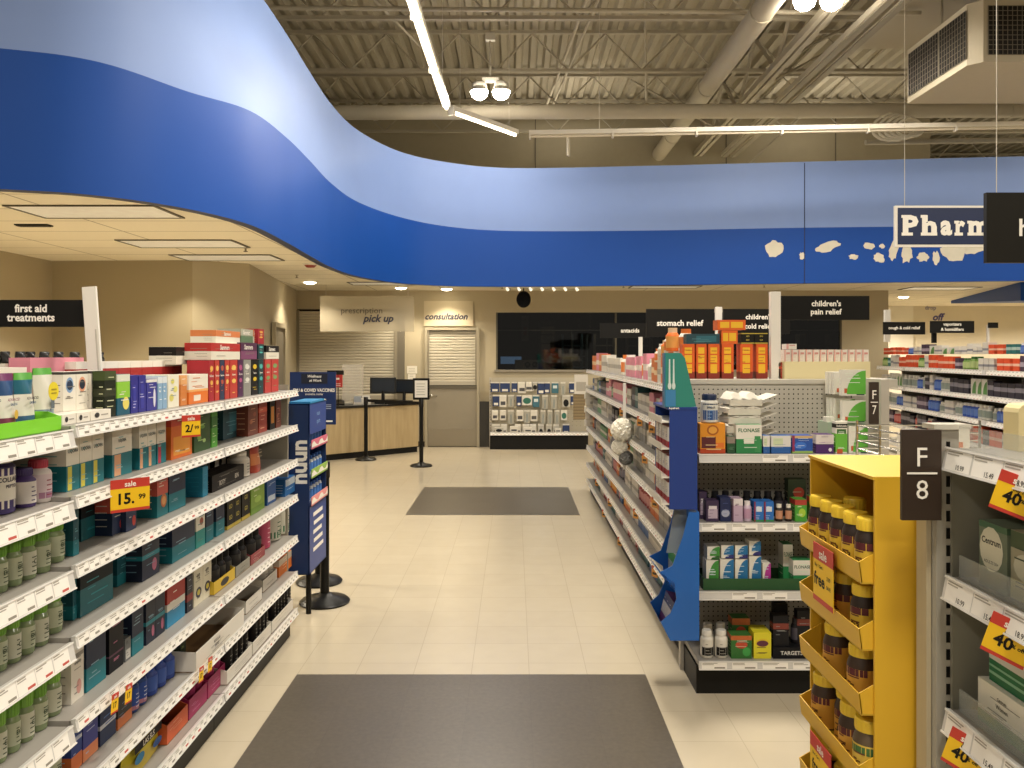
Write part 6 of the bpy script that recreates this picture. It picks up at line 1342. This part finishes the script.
S('cen', 'multivitamin_box', 'grey-green box with a cream oval brand panel', 'box', 'box', c='#6f7a66', b=[(.9, 1, '#4a6a50')], o=[(.45, .6, .42, .34, '#d8d4bc')], t=[('Centrum', .45, .72, .1, '#23231f'), ('ADULTS 50+', .45, .4, .05, '#6f6f5c')], p=[(.25, .65, .5, .53, '#8a8a70')])
S('cen2', 'multivitamin_box', 'tan and green box', 'box', 'box', c='#a09a80', b=[(0, .3, '#b0a878'), (.75, 1, '#4a5a40')], o=[(.5, .5, .4, .2, '#c8c4ac')], fp='#3a4a38')
S('gwb', 'multivitamin_box', 'white box with a green base', 'box', 'box', c='#dcd8c8', b=[(0, .3, '#4a7a3c')], t=[('Centrum', .5, .78, .07, '#2c2c28'), ('Women', .5, .6, .1, '#5a5a50')], fp='#8a8a7c')
S('gwc', 'multivitamin_carton', 'deep green and white carton', 'box', 'carton', c='#1f6a40', b=[(.6, 1, '#ccc8ba')], p=[(0, 1, .2, .28, '#7fae8c'), (0, 1, .4, .46, '#7fae8c')])
def N(key, y0, w, h, z, dep=.12, xo=.05, place='', dz=0.): put(key, place, (NX + xo + dep / 2, y0, z + .001 + dz), w, dep, h, -PI / 2, -y0)
N('cen', 1.885, .11, .15, 1.145, .12, .035, 'on the second multivitamin shelf'); N('cen2', 1.77, .11, .15, 1.145, .12, .04, 'on the second multivitamin shelf'); N('gwb', 1.62, .09, .2, 1.145, .06, .04, 'on the second multivitamin shelf')
N('gwb', 1.85, .19, .1, .825, .14, .035, 'lying on the third multivitamin shelf'); N('gwc', 1.84, .17, .085, .825, .12, .05, 'resting on the white box of the third multivitamin shelf', .101); N('gwb', 1.635, .1, .17, .825, .12, .05, 'on the third multivitamin shelf')
N('gwb', 1.8, .16, .15, .5, .12, .06, 'on the fourth multivitamin shelf'); N('gwc', 1.62, .14, .15, .5, .12, .06, 'on the fourth multivitamin shelf')
o = MB().box(NX + .005, NX + .42, 2.003, 2.008, 0, 1.45, mat('#8a8778', .5)).build('shelf_end_board'); tag(o, 'grey end board of the multivitamin unit behind the slotted post', 'shelving panel')
# cream card and purple bottle on the top shelf
m = MB(); pts = [(-.045, 0), (.045, 0), (.045, .09)] + [(.045 - .02 + .02 * math.cos(a), .09 + .02 * math.sin(a)) for a in (.5, 1.0, 1.57)] + [(-.045 + .02 - .02 * math.cos(a), .09 + .02 * math.sin(a)) for a in (1.57, 1.0, .5)] + [(-.045, .09)]
m.prism([(a, b) for a, b in pts], 1, -.03, .03, mat('#d9c994', .6)); tag(m.build('cream_carton', None, (1.215, 2.0 - .05, 1.456)), 'cream rounded carton beside the purple bottle on the top shelf', 'carton')
r = empty('lotion_bottle', (1.235, 1.78, 1.456), .3, 'purple bottle with a big white round label cut by the frame', 'bottle')
m = MB(); m.lathe([(.036, 0), (.04, .006), (.043, .05), (.038, .1), (.042, .15), (.034, .18), (.018, .19), (.018, .205)], mat('#5a1a44', .2), 28); m.build('body', r)
m = MB(); m.lathe([(.02, .205), (.02, .235), (.0, .237)], mat('#3a1450', .3), 20); m.build('cap', r)
m = MB(); m.lathe([(.0445, .03), (.0442, .06), (.0405, .1), (.0428, .14)], mat('#d9d4c6', .4), 14, a0=-PI / 2 - 1.0, a1=-PI / 2 + .9); m.text('Vitafusion', (0, -.046, .09), (0, 0, 1), (-1, 0, 0), .012, '#2a2320'); m.build('wrap_label', r)
# sale tags on this unit
def pn(px, py, X):  # point on the rail plane
    y = F * X / (px - 514); return (X, y, H - (py - 355) * y / F)
for k, (px, py, w, h, tl) in enumerate(((1010, 515, .085, .085, .25), (1001, 659, .085, .09, .25), (958, 770, .08, .09, .3))):
    p = pn(px, py, NX - .03)
    o = sale_sign(p, -PI / 2 + .75, w, h, [('40', .42, .42, .3), ('% off', .76, .42, .1), ('Buy 1', .5, .62, .08)], ['over the boxes of the second multivitamin shelf', 'over the boxes of the third multivitamin shelf', 'at the slotted post beside the lowest visible rail'][k], .3, hdr='sale')

# ================================================================== COLD RELIEF RUN (far)
ang = -PI / 2 - math.atan(.127); LC = [1.50, 1.20, .91, .62, .33, .15]
p_far = Vector((6.02, 13.7)); dv = Vector((math.cos(ang), math.sin(ang))); bk = Vector((-math.sin(ang), math.cos(ang)))
for k in range(4):
    o_ = p_far + dv * 1.37 * k; gondola('shelving_bay', f'cold relief shelving bay, {ORD[k]} from the far wall', (o_.x, o_.y, 0), ang, 1.366, LC, .42, 120 + k, ends=(True, k == 3), panel='#57534a', tagw=.09, railh=.06)
S('c_or', 'cold_medicine_box', 'bright orange cold medicine box', 'box', 'box', c='#d8502a', b=[(.4, .6, '#e8b8a0')]); S('c_wh', 'cold_medicine_box', 'white cold medicine box', 'box', 'box', c='#d5cfc4', b=[(.3, .5, '#8a8a90')]); S('c_pu', 'cold_medicine_box', 'purple-grey cold medicine box', 'box', 'box', c='#4a3a4c', b=[(.3, .6, '#a89aa8')])
S('c_gr', 'cough_syrup_bottle', 'green cough syrup bottle', 'sbottle', 'bottle', c='#6a8a3c', cap='#3f6a34', lab='#a8b87a'); S('c_bl', 'cough_syrup_bottle', 'blue cough syrup bottle', 'sbottle', 'bottle', c='#2c4c9c', cap='#d8d4d0', lab='#5a78b8'); S('c_rd', 'cough_syrup_bottle', 'red cough syrup bottle', 'sbottle', 'bottle', c='#a83a34', cap='#d8ccc4', lab='#c87a70'); S('c_wb', 'cough_syrup_bottle', 'white cough syrup bottle', 'sbottle', 'bottle', c='#c8c4b8', cap='#e0dcd0', lab='#8a948a'); S('c_dk', 'cold_remedy_box', 'dark cold remedy box', 'box', 'box', c='#2f2c38', b=[(.4, .7, '#8a8690')]); S('c_te', 'cold_remedy_box', 'teal cold remedy box', 'box', 'box', c='#2a6a68', b=[(.4, .7, '#a8c0b8')]); S('c_wg', 'cold_remedy_box', 'white and green cold remedy box', 'box', 'box', c='#cfccc0', arc=[(.25, 1, .05, .85, '#5a8a4a')])
cp = [(0, 0, ['c_pu', 'c_wh', 'c_or', 'c_wb', 'c_wh', 'c_or', 'c_or', 'c_gr', 'c_gr', 'c_te'], 'on the top cold relief shelf', (.13, .18)), (0, .19, ['c_pu', 'c_wh', 'c_or', 'c_bl', 'c_or', 'c_or', 'c_wg', 'c_wh', 'c_te'], 'stacked topmost on the cold relief shelves', (.09, .14)),
      (1, 0, ['c_dk', 'c_bl', 'c_wb', 'c_wb', 'c_dk', 'c_wg', 'c_wb', 'c_wg', 'c_wh'], 'on the second cold relief shelf', (.15, .2)), (2, 0, ['c_wb', 'c_bl', 'c_bl', 'c_wb', 'c_pu', 'c_wh', 'c_bl'], 'on the third cold relief shelf', (.14, .18)), (3, 0, ['c_dk', 'c_rd', 'c_rd', 'c_rd', 'c_or', 'c_pu', 'c_wh'], 'on the fourth cold relief shelf', (.15, .2))]
for q, (lv, dz, pat, place, hr) in enumerate(cp):
    def fn(k, pl, t, w, dep, h, lv=lv, dz=dz):
        p = p_far + dv * (t + w / 2) + bk * (.05 + dep / 2 + (.03 if dz else 0)); put(k, pl, (p.x, p.y, LC[lv] + dz + .001), w, dep, h, ang, t)
    fill(fn, .04, 5.4, pat, (.11, .17), hr, .014, 500 + q, place, ang, 0)
finish_labels([('green tray', ('aisle side', 'yellow display')), ('orange boxes', ('aisle side', 'far end')), ('black tray', ('aisle side', 'yellow display')), ('yellow display', ('camera side', 'far side')), ('cold relief', ('far wall', 'camera side')), ('end cap', ('aisle side', 'yellow display')), ('ledge', ('aisle side', 'far end')), ('cream tray', ('aisle side', 'far end')), ('peg row', ('door side', 'far end')), ('pegboard', ('door side', 'far end'))])
# ================================================================== LIGHT AND CAMERA
def area(loc, size, power, rot=(0, 0, 0), col=(1, .925, .815), sy=None):
    l = bpy.data.lights.new('lamp_or_fill', 'AREA'); l.energy = power; l.color = col; l.size = size
    if sy: l.shape = 'RECTANGLE'; l.size_y = sy
    o = bpy.data.objects.new('lamp_or_fill', l); C.objects.link(o); o.location = loc; o.rotation_euler = rot; return o
def spot(loc, power, ang, col=(1, .88, .68), blend=.6, r=.05):
    l = bpy.data.lights.new('spot_light', 'SPOT'); l.energy = power; l.spot_size = ang; l.spot_blend = blend; l.color = col; l.shadow_soft_size = r
    o = bpy.data.objects.new('spot_light', l); C.objects.link(o); o.location = loc; return o
# store high bay rows; rearmost lamps are added to brighten the upper rear wall
for x, y, p in ((.8, .5, 220), (-3.5, .5, 120), (7.5, .5, 200), (.8, 5.0, 290), (7.5, 5.5, 230), (-.35, 12.2, 60), (3.6, 9.8, 170), (9.5, 9.8, 190), (-3.5, -4.5, 120), (1.5, -4.5, 170), (7.5, -4.5, 150), (1, 16.4, 150), (6, 16.4, 150), (12, 17, 150)):
    area((x, y, 5.5), .7, p * LK)
    area((x, y, 5.62), .5, p * .13 * LK, (PI, 0, 0))  # upward fill lights added to brighten the dark roof deck
# strip lights beside the fascia throw light sideways and down
def along(p, q, power, w=.1):
    p = Vector(p); q = Vector(q); c = (p + q) / 2; d = q - p
    area((c.x, c.y, c.z - .03), d.length, power, (0, 0, math.atan2(d.y, d.x)), (1, .93, .8), w)
    o = area((c.x, c.y, c.z - .02), d.length, power * .8, (0, 0, 0), (1, .93, .8), w)
    n = Vector((-d.y, d.x, 0)).normalized(); o.rotation_euler = n.to_track_quat('-Z', 'Y').to_euler()
    o.rotation_euler = Matrix(((d.normalized().x, 0, -n.x), (d.normalized().y, 0, -n.y), (0, 1, 0))).to_euler()
along(*SL_A, 85 * LK); along(*SL_B, 18 * LK)
for x, y, p, a in ((-3.3, 13.4, 90, 2.2), (-1.98, 14.5, 80, 2.2), (-1.2, 14.75, 90, 2.0), (7.9, 16.8, 60, 2.4), (-3.9, 9.75, 80, 2.0), (-4.3, 6.8, 380, 2.3), (-4.4, 8.4, 380, 2.3), (.8, 14.3, 90, 2.4), (3.6, 14.4, 90, 2.4), (10.5, 17.8, 300, 2.8), (8.3, 18.6, 220, 2.8), (12.5, 18, 300, 2.8), (7.4, 14.3, 60, 2.5)): spot((x, y, ZC - .06), p * LK, a)  # downlight beams, plus unseen spots added to brighten the low ceiling and far walls
area((1.6, 16.2, 2.75), .5, 9 * LK); area((4.8, 16.4, 2.75), .5, 5 * LK)  # dim fill lights added so things inside the dark room show
w = bpy.data.worlds.new('store_ambient'); sc.world = w; w.use_nodes = True
w.node_tree.nodes['Background'].inputs[0].default_value = (1, .92, .8, 1); w.node_tree.nodes['Background'].inputs[1].default_value = .16
cam = bpy.data.cameras.new('camera'); co = bpy.data.objects.new('camera', cam); C.objects.link(co); sc.camera = co
co.location = (0, 0, H); co.rotation_euler = (PI / 2, 0, 0); cam.sensor_width = 36; cam.lens = F / 1024 * 36; cam.clip_start = .05; cam.clip_end = 100
cam.shift_x = -2 / 1024; cam.shift_y = -29 / 1024
vs_ = sc.view_settings; vs_.view_transform = 'Standard'; vs_.look = 'None'; vs_.exposure = 0; vs_.gamma = 1; vs_.use_curve_mapping = False
